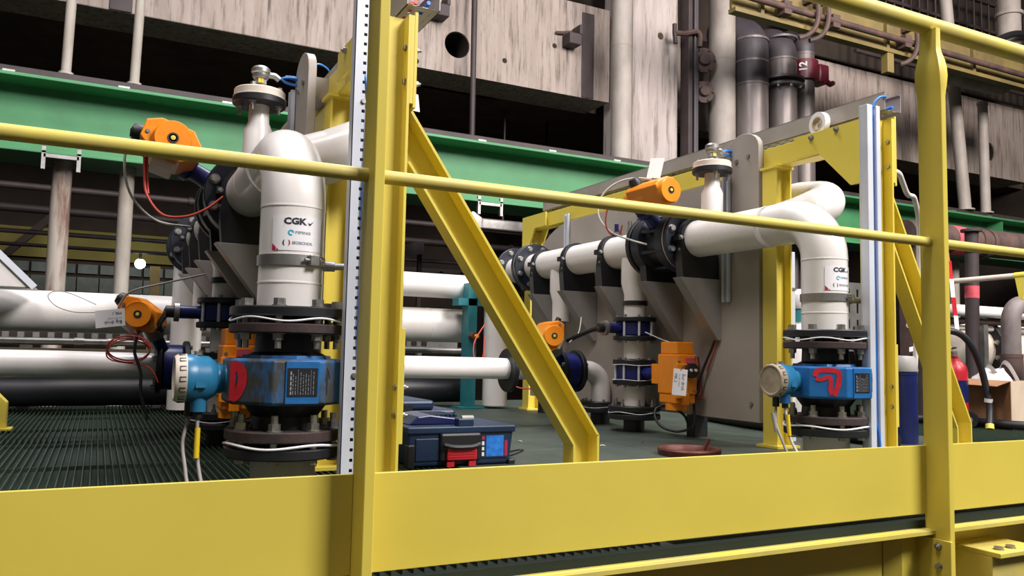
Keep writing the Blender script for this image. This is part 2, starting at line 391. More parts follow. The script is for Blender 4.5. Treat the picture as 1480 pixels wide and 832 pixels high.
# steel anchor plates cast into the concrete
for (x0, x1, z0, z1) in ((-.08, .13, 3.735, 4.6), (5.51, 5.70, 3.735, 4.89)):
    MB().box(x0, x1, 8.985, 9.0, z0, z1).build('anchor_plate', 'darksteel', wc, smooth=0, bevel=.01)
for (px, pz) in ((3.21, 3.80), (4.38, 4.02), (1.42, 4.32), (5.10, 4.35)):
    MB().lathe((px, 9.0, pz), (0, -1, 0), [(0, .002), (.028, .002), (.034, 0)], 12).build('plug', 'dark', wc)
# small cast-in corbels
for n_, (px, pz) in enumerate(((5.30, 4.48), (3.45, 4.47))):
    t = thing('wall_corbel', ('small brown steel bracket on the concrete beam near the dark strip plate', 'small brown steel bracket on the concrete beam above the cable tray end')[n_], 'bracket', (px, 9.0, pz - .12))
    MB().box(px - .09, px + .09, 8.80, 8.998, pz - .13, pz + .02).build('block', 'darksteel', t, smooth=0, bevel=.01)
    MB().box(px + .06, px + .10, 8.80, 8.998, pz + .02, pz + .14).build('lug', 'darksteel', t, smooth=0)
    MB().tube([(px - .2, 8.97, pz + .04), (px - .1, 8.95, pz + .05), (px, 8.9, pz + .06)], .02, 6).build('rod', 'rust', t)

# ------------------------------------------------------------------ green crane girder on posts
t = thing('crane_girder', 'long green painted steel I-girder running along the concrete wall', 'girder', (3.0, 7.9, 1.93))
MB().box(-4, 15.5, 7.70, 8.30, 2.55, 2.58).build('top_flange', 'green', t, smooth=0, bevel=.006)
MB().box(-4, 15.5, 7.985, 8.015, 1.96, 2.55).build('web', 'green', t, smooth=0)
MB().box(-4, 15.5, 7.70, 8.30, 1.93, 1.96).build('bottom_flange', 'green', t, smooth=0, bevel=.006)
MB().box(-4, 15.5, 7.80, 7.92, 2.58, 2.66).build('crane_rail', 'darksteel', t, smooth=0, bevel=.01)
for i in range(22):
    xx = -3.4 + i * .86
    MB().box(xx, xx + .09, 7.74, 7.80, 2.58, 2.605).build('rail_clip', 'zinc', t, smooth=0)
    if i % 3 == 0: MB().box(xx + .3, xx + .315, 7.72, 7.985, 1.985, 2.53).build('stiffener', 'green', t, smooth=0) if xx > 7 else None
def upright(name, x_, y_, z0, z1, r, m, label, cat='post', group=None, lean=0):
    t = thing(name, label, cat, (x_, y_, z0), group)
    MB().cyl((x_, y_, z0 + .015), (x_ + lean, y_, z1), r, n=20).build('shaft', m, t)
    MB().cyl((x_, y_, z0), (x_, y_, z0 + .02), r * 1.5, n=20).build('foot_plate', m, t)
    MB().ring((x_ + lean, y_, z1 - .05), (0, 0, 1), r * 1.12, r * .9, .05, 20).build('collar', m, t)
    return t
upright('standpipe', -.37, 7.86, 2.66, 5.6, .040, 'whitepost', 'pale thin standpipe rising from the crane rail at far left', group='pipes rising from the rail', lean=.04)
upright('standpipe', .165, 7.86, 2.66, 5.6, .040, 'whitepost', 'pale thin standpipe above the rail, second from the left edge', group='pipes rising from the rail', lean=.05)
upright('girder_post', -.355, 8.0, -1.2, 1.95, .078, 'rustpost', 'flaking rust-streaked post under the green girder at far left', group='posts under the girder')
upright('girder_post', .155, 8.0, -1.2, 1.95, .062, 'whitepost', 'plain grey post under the green girder near the small bright lamp', group='posts under the girder')
upright('girder_post', 2.62, 8.0, -1.2, 1.95, .075, 'rustpost', 'brown post under the girder seen just right of the near yellow column', group='posts under the girder')
upright('girder_post', 11.9, 8.2, -1.2, 1.95, .07, 'whitepost', 'pale post in the dark bay behind the hanging barrier tape', group='posts under the girder')
for n_, xx in enumerate((-.355, 3.62)):
    h = thing('girder_hanger', ('small pale bracket hanging under the girder at far left', 'small pale bracket under the girder right of the yellow brace')[n_], 'bracket', (xx, 7.74, 1.80), 'brackets under the girder')
    for s in (-1, 1): MB().box(xx + s * .13 - .015, xx + s * .13 + .015, 7.70, 7.74, 1.80, 1.99).build('leg', 'zinc', h, smooth=0)
    MB().box(xx - .13, xx + .13, 7.70, 7.74, 1.90, 1.93).build('cross_bar', 'zinc', h, smooth=0)
tie = thing('tie_rod', 'thin dark vertical rod in front of the concrete beam beside the round hole', 'rod', (3.87, 8.8, 2.6))
MB().cyl((3.87, 8.8, 2.62), (3.85, 8.8, 6.2), .035, n=12).build('shaft', 'darksteel', tie)
MB().box(3.81, 3.93, 8.74, 8.86, 2.58, 2.62).build('foot', 'darksteel', tie, smooth=0)
# inside the dark bay: service pipes, lit lamp, light fittings, plates
for n_, (zz, yy, r) in enumerate(((1.95, 11.2, .05), (1.72, 11.6, .03), (2.12, 10.6, .04), (1.60, 12.0, .025))):
    tt = thing('service_pipe', ('grey service pipe, thickest of those in the dark bay', 'thin pipe in the dark bay above the yellow band', 'topmost service pipe crossing the dark bay', 'thinnest lowest conduit above the yellow band')[n_], 'pipe', (1, yy, zz), 'service pipes in the dark bay')
    MB().cyl((-4, yy, zz), (7.5, yy, zz), r, n=10).build('run', 'darksteel', tt)
    for xx in (-2.2, .9, 3.4, 5.6): MB().ring((xx, yy, zz), (1, 0, 0), r * 1.35, r, .05, 10).build('coupling', 'darksteel', tt)
    for xx in (-2.1, 2.9, 6.9): MB().cyl((xx, yy, zz + r), (xx, yy, 3.74), .012, n=6).build('hanger', 'dark', tt)
sp = thing('bay_strut', 'dark diagonal strut in front of the dull yellow band', 'strut', (-1.1, 12.5, 1.2))
MB().bar((-1.2, 12.5, 1.45), (-.55, 12.5, 2.15), .09, .09).build('strut', 'dark', sp, smooth=0)
MB().box(-.60, -.48, 12.4, 12.6, -1.2, 2.3).build('stanchion', 'dark', sp, smooth=0)
lp = thing('bay_lamp', 'small round lit lamp glowing deep in the dark bay', 'lamp', (.45, 12.0, 1.38))
MB().lathe((.45, 12.0, 1.445), (0, -1, 0), [(0, -.06), (.05, -.05), (.068, 0), (.05, .045), (0, .06)], 16).build('globe', 'lampwhite', lp)
MB().cyl((.45, 12.0, 1.50), (.45, 12.0, 1.62), .02, n=10).build('stem', 'darksteel', lp)
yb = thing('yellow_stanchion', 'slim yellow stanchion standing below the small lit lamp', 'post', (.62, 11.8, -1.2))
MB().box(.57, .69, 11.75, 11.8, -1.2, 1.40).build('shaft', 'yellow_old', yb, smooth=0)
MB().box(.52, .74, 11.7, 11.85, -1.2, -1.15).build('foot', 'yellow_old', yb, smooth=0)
fx = thing('tube_light', 'unlit grey tube light fitting hanging in the dark bay right of the brace', 'lamp', (4.9, 10.0, 2.2))
MB().box(4.55, 5.25, 9.95, 10.1, 2.02, 2.17).build('housing', 'zinc', fx, smooth=0, bevel=.02)
MB().prism([(4.55, 9.95, 2.03), (4.55, 9.95, 2.17), (4.42, 9.95, 2.25), (4.25, 9.95, 2.12)], (0, .15, 0)).build('end_shade', 'zinc', fx, smooth=0)
MB().cyl((4.9, 10.02, 2.17), (4.9, 10.02, 3.74), .015, n=8).build('rod', 'darksteel', fx)
for n_, (x0, x1, yy, z0, z1, nm) in enumerate(((2.75, 3.45, 9.2, 1.42, 1.58, 'dim grey slanted plate with two holes behind the yellow brace'), (3.0, 3.75, 11.0, .98, 1.22, 'pale grey cabinet top behind the thick white pipes'))):
    tt = thing('bay_plate', nm, 'plate', (x0, yy, z0))
    MB().prism([(x0, yy, z0), (x1, yy, z0 + .1), (x1, yy, z1 + .1), (x0 + .3, yy, z1)], (0, .06, 0)).build('sheet', 'lagging', tt, smooth=0)
    MB().box(x1 - .05, x1, yy + .06, yy + .1, -1.2, z1).build('leg', 'dark', tt, smooth=0)
    for k in (0, 1): MB().cyl((x0 + .25 + k * .2, yy - .004, z0 + .09 + k * .02), (x0 + .25 + k * .2, yy, z0 + .09 + k * .02), .02, n=10).build('hole', 'dark', tt)
for n_ in range(3):
    tt = thing('cable_ladder', ('upper', 'middle', 'lower')[n_] + ' cable ladder rungs crossing the dark bay between the near columns', 'cable ladder', (3, 10.4, 1.1 + n_ * .16), 'cable ladders in the dark bay')
    for yy in (10.3, 10.6): MB().box(2.2, 5.8, yy, yy + .03, 1.10 + n_ * .16, 1.15 + n_ * .16).build('rail', 'darksteel', tt, smooth=0)
    for k in range(12): MB().box(2.3 + k * .3, 2.35 + k * .3, 10.3, 10.63, 1.10 + n_ * .16, 1.12 + n_ * .16).build('rung', 'darksteel', tt, smooth=0)
    for xx in (2.25, 5.7): MB().box(xx, xx + .03, 10.27, 10.30, 1.10 + n_ * .16, 3.74).build('hanger', 'dark', tt, smooth=0)

# ------------------------------------------------------------------ tall pipes beside the pillar
def vpipe(name, x_, y_, z0, z1, r, m, label, rings=(), cat='pipe'):
    t = thing(name, label, cat, (x_, y_, z0))
    MB().cyl((x_, y_, z0), (x_, y_, z1), r, n=24).build('shaft', m, t)
    for zz in rings: MB().ring((x_, y_, zz), (0, 0, 1), r * 1.02, r * .9, .018, 24).build('seam', m, t)
    return t
vpipe('duct_pipe', 5.743, 8.40, 2.585, 7.2, .131, 'greypipe', 'glossy grey vertical pipe left of the concrete pillar', (4.25,))
t = thing('steel_guide', 'pair of dark steel guide rails right of the concrete pillar', 'rail', (6.9, 8.6, 1.5))
for k, m_ in ((0, 'darksteel'), (1, 'lagdark')): MB().box(6.83 + k * .1, 6.90 + k * .1, 8.42, 8.6, 1.5, 7.2).build('rail', m_, t, smooth=0, bevel=.01)
vpipe('downpipe', 7.52, 8.55, -1.2, 7.2, .18, 'greypipe', 'thick pale grey downpipe with a joint between pillar and lagged pipes', (4.435,))
def lagged(name, x_, y_, r, ztop, m1, m2, zsplit, label):
    t = thing(name, label, 'pipe', (x_, y_, -1.2))
    p = fillet([(x_ - .15, y_ + .55, ztop - r), (x_, y_, ztop - r), (x_, y_, zsplit)], r * 1.25, 10)
    MB().tube(p, r, 22).build('bend', m1, t)
    MB().cyl((x_, y_, -1.2), (x_, y_, zsplit), r * .985, n=22).build('shaft', m2, t)
    for k in range(3): MB().ring((x_, y_, zsplit + .32 * k), (0, 0, 1), r * 1.025, r * .9, .03, 22).build('band', m2, t)
    return t
lagged('lagged_pipe', 7.95, 8.45, .24, 5.19, 'lagdark', 'lagging', 4.11, 'widest dark lagged pipe bending back under the yellow crane beam')
t = lagged('lagged_pipe', 8.53, 8.45, .214, 5.13, 'lagdark', 'lagging', 4.574, 'lagged pipe with a bolted flange collar, middle of the three')
for z_ in (4.278, 4.183):
    f = MB().ring((8.53, 8.45, z_), (0, 0, 1), .315, .20, .037, 28).build('flange', 'lagging', t)
    if z_ < 4.2:
        for k in range(10):
            a = 2 * PI * k / 10; bolt((8.53 + .28 * math.cos(a), 8.45 + .28 * math.sin(a), z_), (0, 0, -1), f, .022, .03)
t = lagged('lagged_pipe', 9.07, 8.55, .155, 5.25, 'lagdark', 'lagging', 4.80, 'thinnest lagged pipe carrying the maroon jacket')
jk = thing('valve_jacket', 'maroon padded valve jacket with white number on the thinnest lagged pipe', 'valve jacket', (9.07, 8.5, 4.385))
MB().lathe((9.07, 8.55, 4.405), (0, 0, 1), [(.16, 0), (.206, .01), (.212, .2), (.206, .30), (.16, .31)], 24).build('sleeve', 'maroon', jk)
MB().box(9.24, 9.44, 8.40, 8.64, 4.405, 4.69).build('side_pouch', 'maroon', jk, bevel=.03)
MB().tube([(9.28, 8.33, 4.40), (9.36, 8.32, 4.36), (9.44, 8.35, 4.40)], .04, 8).build('tie_end', 'maroon', jk)
d_ = V((-8.66, -8.1, 0)).normalized(); s_ = V((-d_.y, d_.x, 0))
text_on('number', '12', .15, V((9.07, 8.55, 4.50)) + d_ * .220, (0, 0, 1), -s_, 'inkwhite', jk, bold=.004)
# dark recess beside the guide rails with rusty valve bodies
for n_, (zz, r) in enumerate(((4.36, .15), (3.92, .13))):
    t = thing('rusty_valve', ('upper rusty valve body with bent pipe in the dark recess', 'lower rusty blank flange in the dark recess')[n_], 'valve', (7.15, 8.5, zz - .15))
    MB().lathe((7.17, 8.6, zz), (-.35, -1, 0), [(0, 0), (r * .8, 0), (r * .85, .10), (r * 1.15, .11), (r * 1.15, .15), (r * .6, .16), (r * .5, .21), (0, .22)], 18).build('body', 'rust', t)
    for k in range(6):
        a = 2 * PI * k / 6; x_, y_, z_ = frame_of((-.35, -1, 0)); bolt(V((7.17, 8.6, zz)) + z_ * .15 + (x_ * math.cos(a) + y_ * math.sin(a)) * r, (-.35, -1, 0), t, .018, .02, m='rust')
    if n_ == 0:
        MB().tube(fillet([(7.0, 8.40, 4.5), (7.0, 8.38, 4.72), (6.72, 8.38, 4.62), (6.55, 8.38, 4.60)], .07), .035, 8).build('bent_pipe', 'rust', t)
        MB().tube([(6.58, 8.38, 4.46), (6.56, 8.38, 4.60), (6.56, 8.38, 4.72)], .03, 8).build('bracket', 'darksteel', t)

# ------------------------------------------------------------------ yellow crane beam, upper right
t = thing('crane_beam', 'dusty yellow overhead crane beam crossing the upper right corner', 'beam', (9, 7.0, 4.28))
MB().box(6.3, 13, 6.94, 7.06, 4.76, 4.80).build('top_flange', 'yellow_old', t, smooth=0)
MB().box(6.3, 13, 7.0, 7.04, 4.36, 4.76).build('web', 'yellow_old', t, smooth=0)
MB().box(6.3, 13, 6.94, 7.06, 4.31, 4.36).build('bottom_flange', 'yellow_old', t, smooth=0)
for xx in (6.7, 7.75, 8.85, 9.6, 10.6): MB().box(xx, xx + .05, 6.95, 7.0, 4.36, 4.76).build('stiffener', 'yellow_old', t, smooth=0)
MB().box(8.86, 8.98, 6.95, 7.06, 4.05, 4.31).build('hanger', 'yellow_old', t, smooth=0, bevel=.01)
t = thing('brown_conduit', 'thin brown pipe clipped along the yellow crane beam', 'pipe', (7.8, 6.75, 4.4))
MB().cyl((6.2, 6.86, 4.47), (12, 6.86, 4.45), .040, n=12).build('run', 'rust', t)
for xx in (6.95, 7.75, 9.05): MB().box(xx, xx + .12, 6.83, 6.95, 4.38, 4.54).build('clip', 'rust', t, smooth=0)
for n_, xx in enumerate((7.45, 7.62, 9.22)):
    t = thing('hook_strap', ('left hooked strap of the pair looped over the crane beam conduit', 'right hooked strap of the pair looped over the crane beam conduit', 'single hooked strap on the crane beam beside the railing post')[n_], 'strap', (xx, 6.7, 4.1), 'hooked straps on the crane beam')
    MB().tube(spline([(xx, 6.80, 4.66), (xx, 6.79, 4.44), (xx - .03, 6.81, 4.29), (xx - .10, 6.86, 4.20), (xx - .20, 6.90, 4.16)], 6), .030, 8).build('strap', 'rust', t)
    MB().box(xx - .04, xx + .04, 6.78, 7.0, 4.64, 4.70).build('clip', 'rust', t, smooth=0)
# dark lattice cage and pale pipes at far right
t = thing('lattice_cage', 'dark barred cage behind the top rail at upper right', 'cage', (11, 8.3, 4.6))
for k in range(24): MB().cyl((10.2 + k * .2, 8.5, 5.05), (10.2 + k * .2, 8.5, 6.6), .018, n=6).build('bar', 'darksteel', t)
for zz in (5.05, 5.5, 6.0, 6.5): MB().box(10.1, 15.0, 8.47, 8.53, zz, zz + .05).build('rail', 'darksteel', t, smooth=0)
MB().box(9.2, 15, 8.9, 8.95, 5.06, 7).build('back_sheet', 'dark', t, smooth=0)
upright('standpipe', 11.70, 7.86, 2.66, 7.2, .088, 'greypipe', 'tall pale pipe leaning slightly, just right of the railing post', cat='pipe', lean=-.50)
upright('standpipe', 12.20, 7.86, 2.66, 4.42, .072, 'greypipe', 'shorter pale pipe with a coupling at its top near the right edge', cat='pipe', lean=-.02)
t = thing('bent_pipe', 'thick pale pipe with a big U bend at the upper right corner', 'pipe', (11.5, 7.5, 4.4))
MB().tube(fillet([(12.33, 7.5, 7.0), (12.33, 7.5, 4.58), (10.4, 7.5, 4.55)], .40, 10), .165, 20).build('run', 'greypipe', t)
for zz in (5.25, 5.7): MB().ring((12.33, 7.5, zz), (0, 0, 1), .20, .165, .05, 24).build('collar', 'greypipe', t)
for n_, zz in enumerate((5.05, 4.85)):
    cable('dark_hose', [(11.3, 7.2, zz - .1), (11.9, 7.2, zz + .18), (12.4, 7.2, zz + .25), (13.3, 7.2, zz + .2)], .05, 'blackcable').name = 'dark_hose'
    tag(bpy.context.scene.objects[-1] if False else [o for o in COL.objects if o.name.startswith('dark_hose')][-1], ('upper', 'lower')[n_] + ' dark hose passing in front of the thick bent pipe', 'hose')
t = thing('rusty_pipe', 'thick rusty brown pipe with pink sprayed patch behind the right post', 'pipe', (8.6, 5.5, 1.6))
MB().cyl((7.2, 5.5, 1.63), (11.0, 5.5, 1.66), .15, n=24).build('run', 'rust', t)
for xx in (8.28, 8.45): MB().ring((xx, 5.5, 1.637), (1, 0, 0), .165, .14, .06, 24).build('weld_ring', 'rust', t)
MB().lathe((7.88, 5.5, 1.635), (1, 0, 0), [(.1515, 0), (.1515, .30)], 24).build('spray_patch', 'pink', t)
for xx in (10.6, 7.25): MB().box(xx, xx + .12, 5.4, 5.6, -1.2, 1.52).build('stand', 'rust', t, smooth=0)
# ================================================================== railing along the platform edge
rail = thing('guard_railing', 'bright yellow steel guard railing with toe board along the platform edge', 'railing', (1.07, 1.285, 0))
MB().cyl((-1.2, 1.262, 1.173), (4.2, 1.262, 1.173), .0215, n=20).build('top_rail', 'yellow_worn', rail)
MB().cyl((-1.2, 1.262, .645), (4.2, 1.262, .645), .0115, n=16).build('mid_rail', 'yellow_worn', rail)
def post_mesh(px):
    b = MB(); y0, y1, t = 1.222, 1.285, .0085
    # flat bar whose head is drawn in, swollen and squeezed flat under the rail
    prof = [(-.22, y0, y1, t), (.99, y0, y1, t), (1.015, y0 - .002, y1 + .001, t * 1.35), (1.04, y0 - .003, y1 + .002, t * 1.7), (1.062, y0 - .001, y1 + .001, t * 1.75), (1.082, y0 + .003, y1 - .003, t * 1.5), (1.098, y0 + .008, y1 - .006, t * 1.2), (1.112, y0 + .010, y1 - .008, t), (1.158, y0 + .010, y1 - .008, t * .9)]
    n = 8; rings = []
    for z, a, c, th in prof:
        m = (a + c) / 2; h = (c - a) / 2; R = []
        for (ux, uy) in ((-1, -.97), (-1, .97), (-.85, 1), (.85, 1), (1, .97), (1, -.97), (.85, -1), (-.85, -1)):
            R.append((px + ux * th, m + uy * h, z))
        rings.append(R)
    vs = [p for R in rings for p in R]; fs = []
    for i in range(len(rings) - 1):
        for k in range(n): fs.append((i * n + k, i * n + (k + 1) % n, (i + 1) * n + (k + 1) % n, (i + 1) * n + k))
    fs += [tuple(range(n)), tuple(range((len(rings) - 1) * n, len(rings) * n))]
    return b.add(vs, fs)
for px in (.381, 1.748, 3.12, -.99):
    post_mesh(px).build('post', 'yellow', rail, smooth=32)
for x0, x1 in ((-.98, .372), (.390, 1.739), (1.757, 3.11)):
    MB().box(x0, x1, 1.279, 1.287, .012, .168).build('toe_board', 'yellow', rail, smooth=0, bevel=.001)
# ------------------------------------------------------------------ edge beam of the platform
t = thing('edge_beam', 'yellow steel channel carrying the platform edge below the toe board', 'beam', (1.2, 1.3, -.3))
MB().box(-1.3, 4.3, 1.258, 1.40, -.032, -.022).build('top_flange', 'yellow_worn', t, smooth=0, bevel=.001)
MB().box(-1.3, 4.3, 1.33, 1.342, -.30, -.032).build('web', 'yellow', t, smooth=0)
MB().box(-1.3, 4.3, 1.289, 1.40, -.022, -.004).build('deck_edge', 'deckdark', t, smooth=0)
for n_, px in enumerate((.381, 1.748)):
    b = thing('post_bracket', ('yellow bolted bracket holding the foot of the near railing post', 'yellow bolted bracket holding the foot of the right railing post')[n_], 'bracket', (px, 1.3, -.16), 'post foot brackets')
    MB().box(px - .0175, px - .0095, 1.215, 1.33, -.16, -.040).build('cheek', 'yellow', b, smooth=0, bevel=.001)
    MB().prism([(px - .10, 1.328, -.040), (px - .0095, 1.328, -.040), (px - .0095, 1.30, -.040), (px - .07, 1.30, -.040)], (0, 0, -.124)).build('back_plate', 'yellow', b, smooth=0, bevel=.001)
    for zz in (-.055, -.10): bolt((px - .0175, 1.245, zz), (-1, 0, 0), b, .007, .007, stud=.004)
st = thing('beam_clamp', 'small yellow bolted clamp plate on the edge beam at the lower right corner', 'clamp', (1.96, 1.25, -.13))
MB().box(1.885, 2.06, 1.20, 1.33, -.088, -.076).build('plate', 'yellow_worn', st, smooth=0, bevel=.002)
MB().box(1.885, 2.06, 1.22, 1.33, -.16, -.088).build('block', 'yellow_worn', st, smooth=0, bevel=.002)
for xx in (1.925, 1.97): bolt((xx, 1.23, -.076), (0, 0, 1), st, .010, .006)
# ================================================================== the two valve skids
SK = (.426, 2.306)                       # x of each skid's pipe line
WHICH = ('left skid', 'right skid')
SHORT = WHICH
HZ = .872                                # header height
def ringpts(c, axis, r, n, off=0.):
    x, y, z = frame_of(axis); return [V(c) + x * (r * math.cos(off + 2 * PI * i / n)) + y * (r * math.sin(off + 2 * PI * i / n)) for i in range(n)]
def flange(parent, c, axis, ro, ri, h, m, nb=0, rb=0., br=.011, bh=.011, stud=0., flip=False, off=None, name='flange', back=0.):
    f = MB().lathe(c, axis, [(ri, 0), (ro - .003, 0), (ro, .003), (ro, h - .003), (ro - .003, h), (ri, h), (ri, 0)], 36).build(name, m, parent, smooth=30)
    if nb:
        ax = V(axis).normalized(); cc = V(c) + (V((0, 0, 0)) if flip else ax * h)
        for p in ringpts(cc, axis, rb, nb, PI / nb if off is None else off): bolt(p, -ax if flip else ax, f, br, bh, stud, back=back)
    return f
def wavy(parent, c, r, amp, waves, rad, m='paper', z=(0, 0, 1), phase=0.):
    pts = []
    for i in range(96):
        a = 2 * PI * i / 96; pts.append(V(c) + V((r * math.cos(a), r * math.sin(a), amp * math.sin(waves * a + phase))))
    return MB().tube(pts, rad, 6, closed=True).build('sealing_cord', m, parent)

CXL = (.215, .172)                       # column offset from the pipe line
def portal_frame(k):
    X = SK[k]; cx = X + CXL[k]; hw = .042; t = thing('portal_frame', 'yellow bolted portal frame of the ' + WHICH[k], 'steel frame', (cx, 2.0, 0))
    MB().isec((cx, 2.0, .0), (cx, 2.0, 1.235), .078, 2 * hw, .007, .006, (0, 1, 0)).build('near_column', 'yellow', t, smooth=0)
    MB().isec((cx, 2.485, .0), (cx, 2.485, 1.14), .078, 2 * hw, .007, .006, (0, 1, 0)).build('inner_column', 'yellow', t, smooth=0)
    MB().isec((cx, 4.60, .0), (cx, 4.60, 1.14), .078, 2 * hw, .007, .006, (0, 1, 0)).build('far_column', 'yellow', t, smooth=0)
    for yy in (2.0, 2.485, 4.60): MB().box(cx - .06, cx + .06, yy - .06, yy + .06, .004, .014).build('base_plate', 'yellow', t, smooth=0)
    MB().box(cx - .05, cx + .05, 2.44, 2.53, 1.14, 1.15).build('cap_plate', 'yellow', t, smooth=0)
    MB().box(cx - .022, cx + .042, 2.04, 4.66, 1.15, 1.235).build('top_beam', 'yellow', t, smooth=0, bevel=.003)
    for xx in (cx - hw - .010, cx + hw):
        g = MB().prism([(xx, 1.962, 1.235), (xx, 2.34, 1.235), (xx, 2.34, 1.15), (xx, 2.22, 1.15), (xx, 2.07, 1.00), (xx, 1.962, 1.00)], (.010, 0, 0)).build('gusset', 'yellow', t, smooth=0, bevel=.001)
        for (yy, zz) in ((2.13, 1.222), (2.25, 1.216), (2.00, 1.11), (2.00, 1.03)):
            if xx < cx: bolt((xx, yy, zz), (-1, 0, 0), g, .009, .008, stud=.006)
        MB().prism([(xx, 4.665, 1.235), (xx, 4.36, 1.235), (xx, 4.36, 1.15), (xx, 4.50, 1.15), (xx, 4.58, 1.03), (xx, 4.665, 1.03)], (.010, 0, 0)).build('gusset', 'yellow', t, smooth=0)
    e = MB().box(cx + hw + .0101, cx + hw + .019, 1.962, 2.04, .99, 1.245).build('end_plate', 'yellow', t, smooth=0, bevel=.001)
    for zz in (1.06, 1.15):
        bolt((cx + hw - .007, 1.978, zz), (-1, 0, 0), e, .008, .006); bolt((cx + hw + .019, 1.978, zz), (1, 0, 0), e, .008, .008, stud=.008)
    e = MB().box(cx + hw + .0001, cx + hw + .010, 1.962, 2.04, .13, .42).build('end_plate', 'yellow', t, smooth=0, bevel=.001)
    for zz in (.20, .27):
        bolt((cx + hw - .007, 1.978, zz), (-1, 0, 0), e, .007, .006); bolt((cx + hw + .010, 1.978, zz), (1, 0, 0), e, .007, .008, stud=.008)
    # diagonal brace: channel open towards the aisle, cranked to an upright foot
    x0 = cx + hw + .010; dx = (.60, .435)[k]
    A = V((x0 - .012, 0, 1.02)); B = V((x0 + dx, 0, .135)); w = .086
    d = (B - A).normalized(); nrm = V((d.z, 0, -d.x))
    if nrm.x > 0: nrm = -nrm                     # towards lower left
    A2 = V((x0 + .0, 0, A.z - w / abs(d.x) * 1.0)); 
    inner_top = V((x0, 0, 0)); 
    tt = (x0 - (A + nrm * w).x) / d.x; I0 = A + nrm * w + d * tt
    tb = ((B.x - w) - (A + nrm * w).x) / d.x; I1 = A + nrm * w + d * tb
    I1 = V((B.x - w, 0, I1.z)); F0 = V((B.x, 0, .004)); F1 = V((B.x - w, 0, .004))
    O = V((x0, 0, A.z + (x0 - A.x) * d.z / d.x))
    yb = 2.035; yf = 1.985
    b = MB().prism([V((p.x, yb, p.z)) for p in (O, B, F0, F1, I1, I0)], (0, .007, 0))
    for (p, q) in ((O, B), (B, F0)):
        n_ = V(((q - p).z, 0, -(q - p).x)).normalized(); n_ = -n_ if n_.x > 0 else n_
        b.prism([V((p.x, yf, p.z)), V((q.x, yf, q.z)), V((q.x, yf, q.z)) + n_ * .007, V((p.x, yf, p.z)) + n_ * .007], (0, yb - yf, 0))
    for (p, q) in ((I0, I1), (I1, F1)):
        n_ = V(((q - p).z, 0, -(q - p).x)).normalized(); n_ = -n_ if n_.x < 0 else n_
        b.prism([V((p.x, yf, p.z)), V((q.x, yf, q.z)), V((q.x, yf, q.z)) + n_ * .007, V((p.x, yf, p.z)) + n_ * .007], (0, yb - yf, 0))
    b.build('brace', 'yellow', t, smooth=0)
    MB().box(B.x - w - .03, B.x + .03, 1.96, 2.06, .003, .013).build('foot_plate', 'yellow', t, smooth=0)
    if k == 0:                                   # small cast mark near the brace top
        c = A + d * .10 + nrm * .045; MB().tube([V((c.x + .022 * math.cos(a * PI / 8) * .6, yb - .001, c.z + .022 * math.sin(a * PI / 8))) for a in range(16)], .0012, 5, closed=True).build('rolled_mark', 'yellow', t)

def mounting_plate(k):
    X = SK[k]; x0 = X + .120; x1 = X + .147
    pts = [(2.535, .097), (2.535, 1.25)]
    pts += [(2.630 - .095 * math.cos(a), 1.25 + .070 * math.sin(a)) for a in [i * PI / 10 for i in range(1, 10)]]
    pts += [(2.725, 1.25), (2.725, 1.14), (4.02, 1.14)]
    pts += [(4.02 + .50 * math.sin(a), .80 + .34 * math.cos(a)) for a in [i * PI / 20 for i in range(1, 11)]]
    pts += [(4.52, .097)]
    p = thing('mounting_plate', 'grey upright mounting plate with round ear on the ' + WHICH[k], 'plate', (X + .13, 3.6, .075))
    MB().prism([(x0, a, b) for a, b in pts], (x1 - x0, 0, 0)).build('sheet', 'greyplate', p, smooth=30, bevel=.002)
    for (yy, zz) in ((2.595, 1.215), (2.665, 1.205), (2.58, .17)): bolt((x0, yy, zz), (-1, 0, 0), p, .009, .006)
    for (yy, zz) in ((3.3, 1.10), (4.2, .95)): bolt((x0, yy, zz), (-1, 0, 0), p, .009, .006)
    MB().box(x1, X + CXL[k] - .022, 2.56, 2.70, 1.16, 1.23).build('spacer', 'greyplate', p, smooth=0)
    for yy in (2.9, 4.3): MB().box(x0 - .03, X + .16, yy, yy + .06, .003, .10).build('foot', 'black', p, smooth=0)
    for n_, (yy, z0, z1) in enumerate(((2.70, .60, 1.22), (4.06, .95, 1.18))):
        q = thing('cable_strip', ('nearer', 'farther')[n_] + ' bright upright cable strip on the grey plate of the ' + SHORT[k], 'cable channel', (x0 - .02, yy, z0))
        MB().box(x0 - .018, x0 - .002, yy, yy + .012, z0, z1).build('side', 'alu', q, smooth=0)
        MB().box(x0 - .018, x0 - .002, yy + .030, yy + .042, z0, z1).build('side', 'alu', q, smooth=0)
        MB().box(x0 - .004, x0, yy, yy + .042, z0, z1).build('back', 'zinc', q, smooth=0)

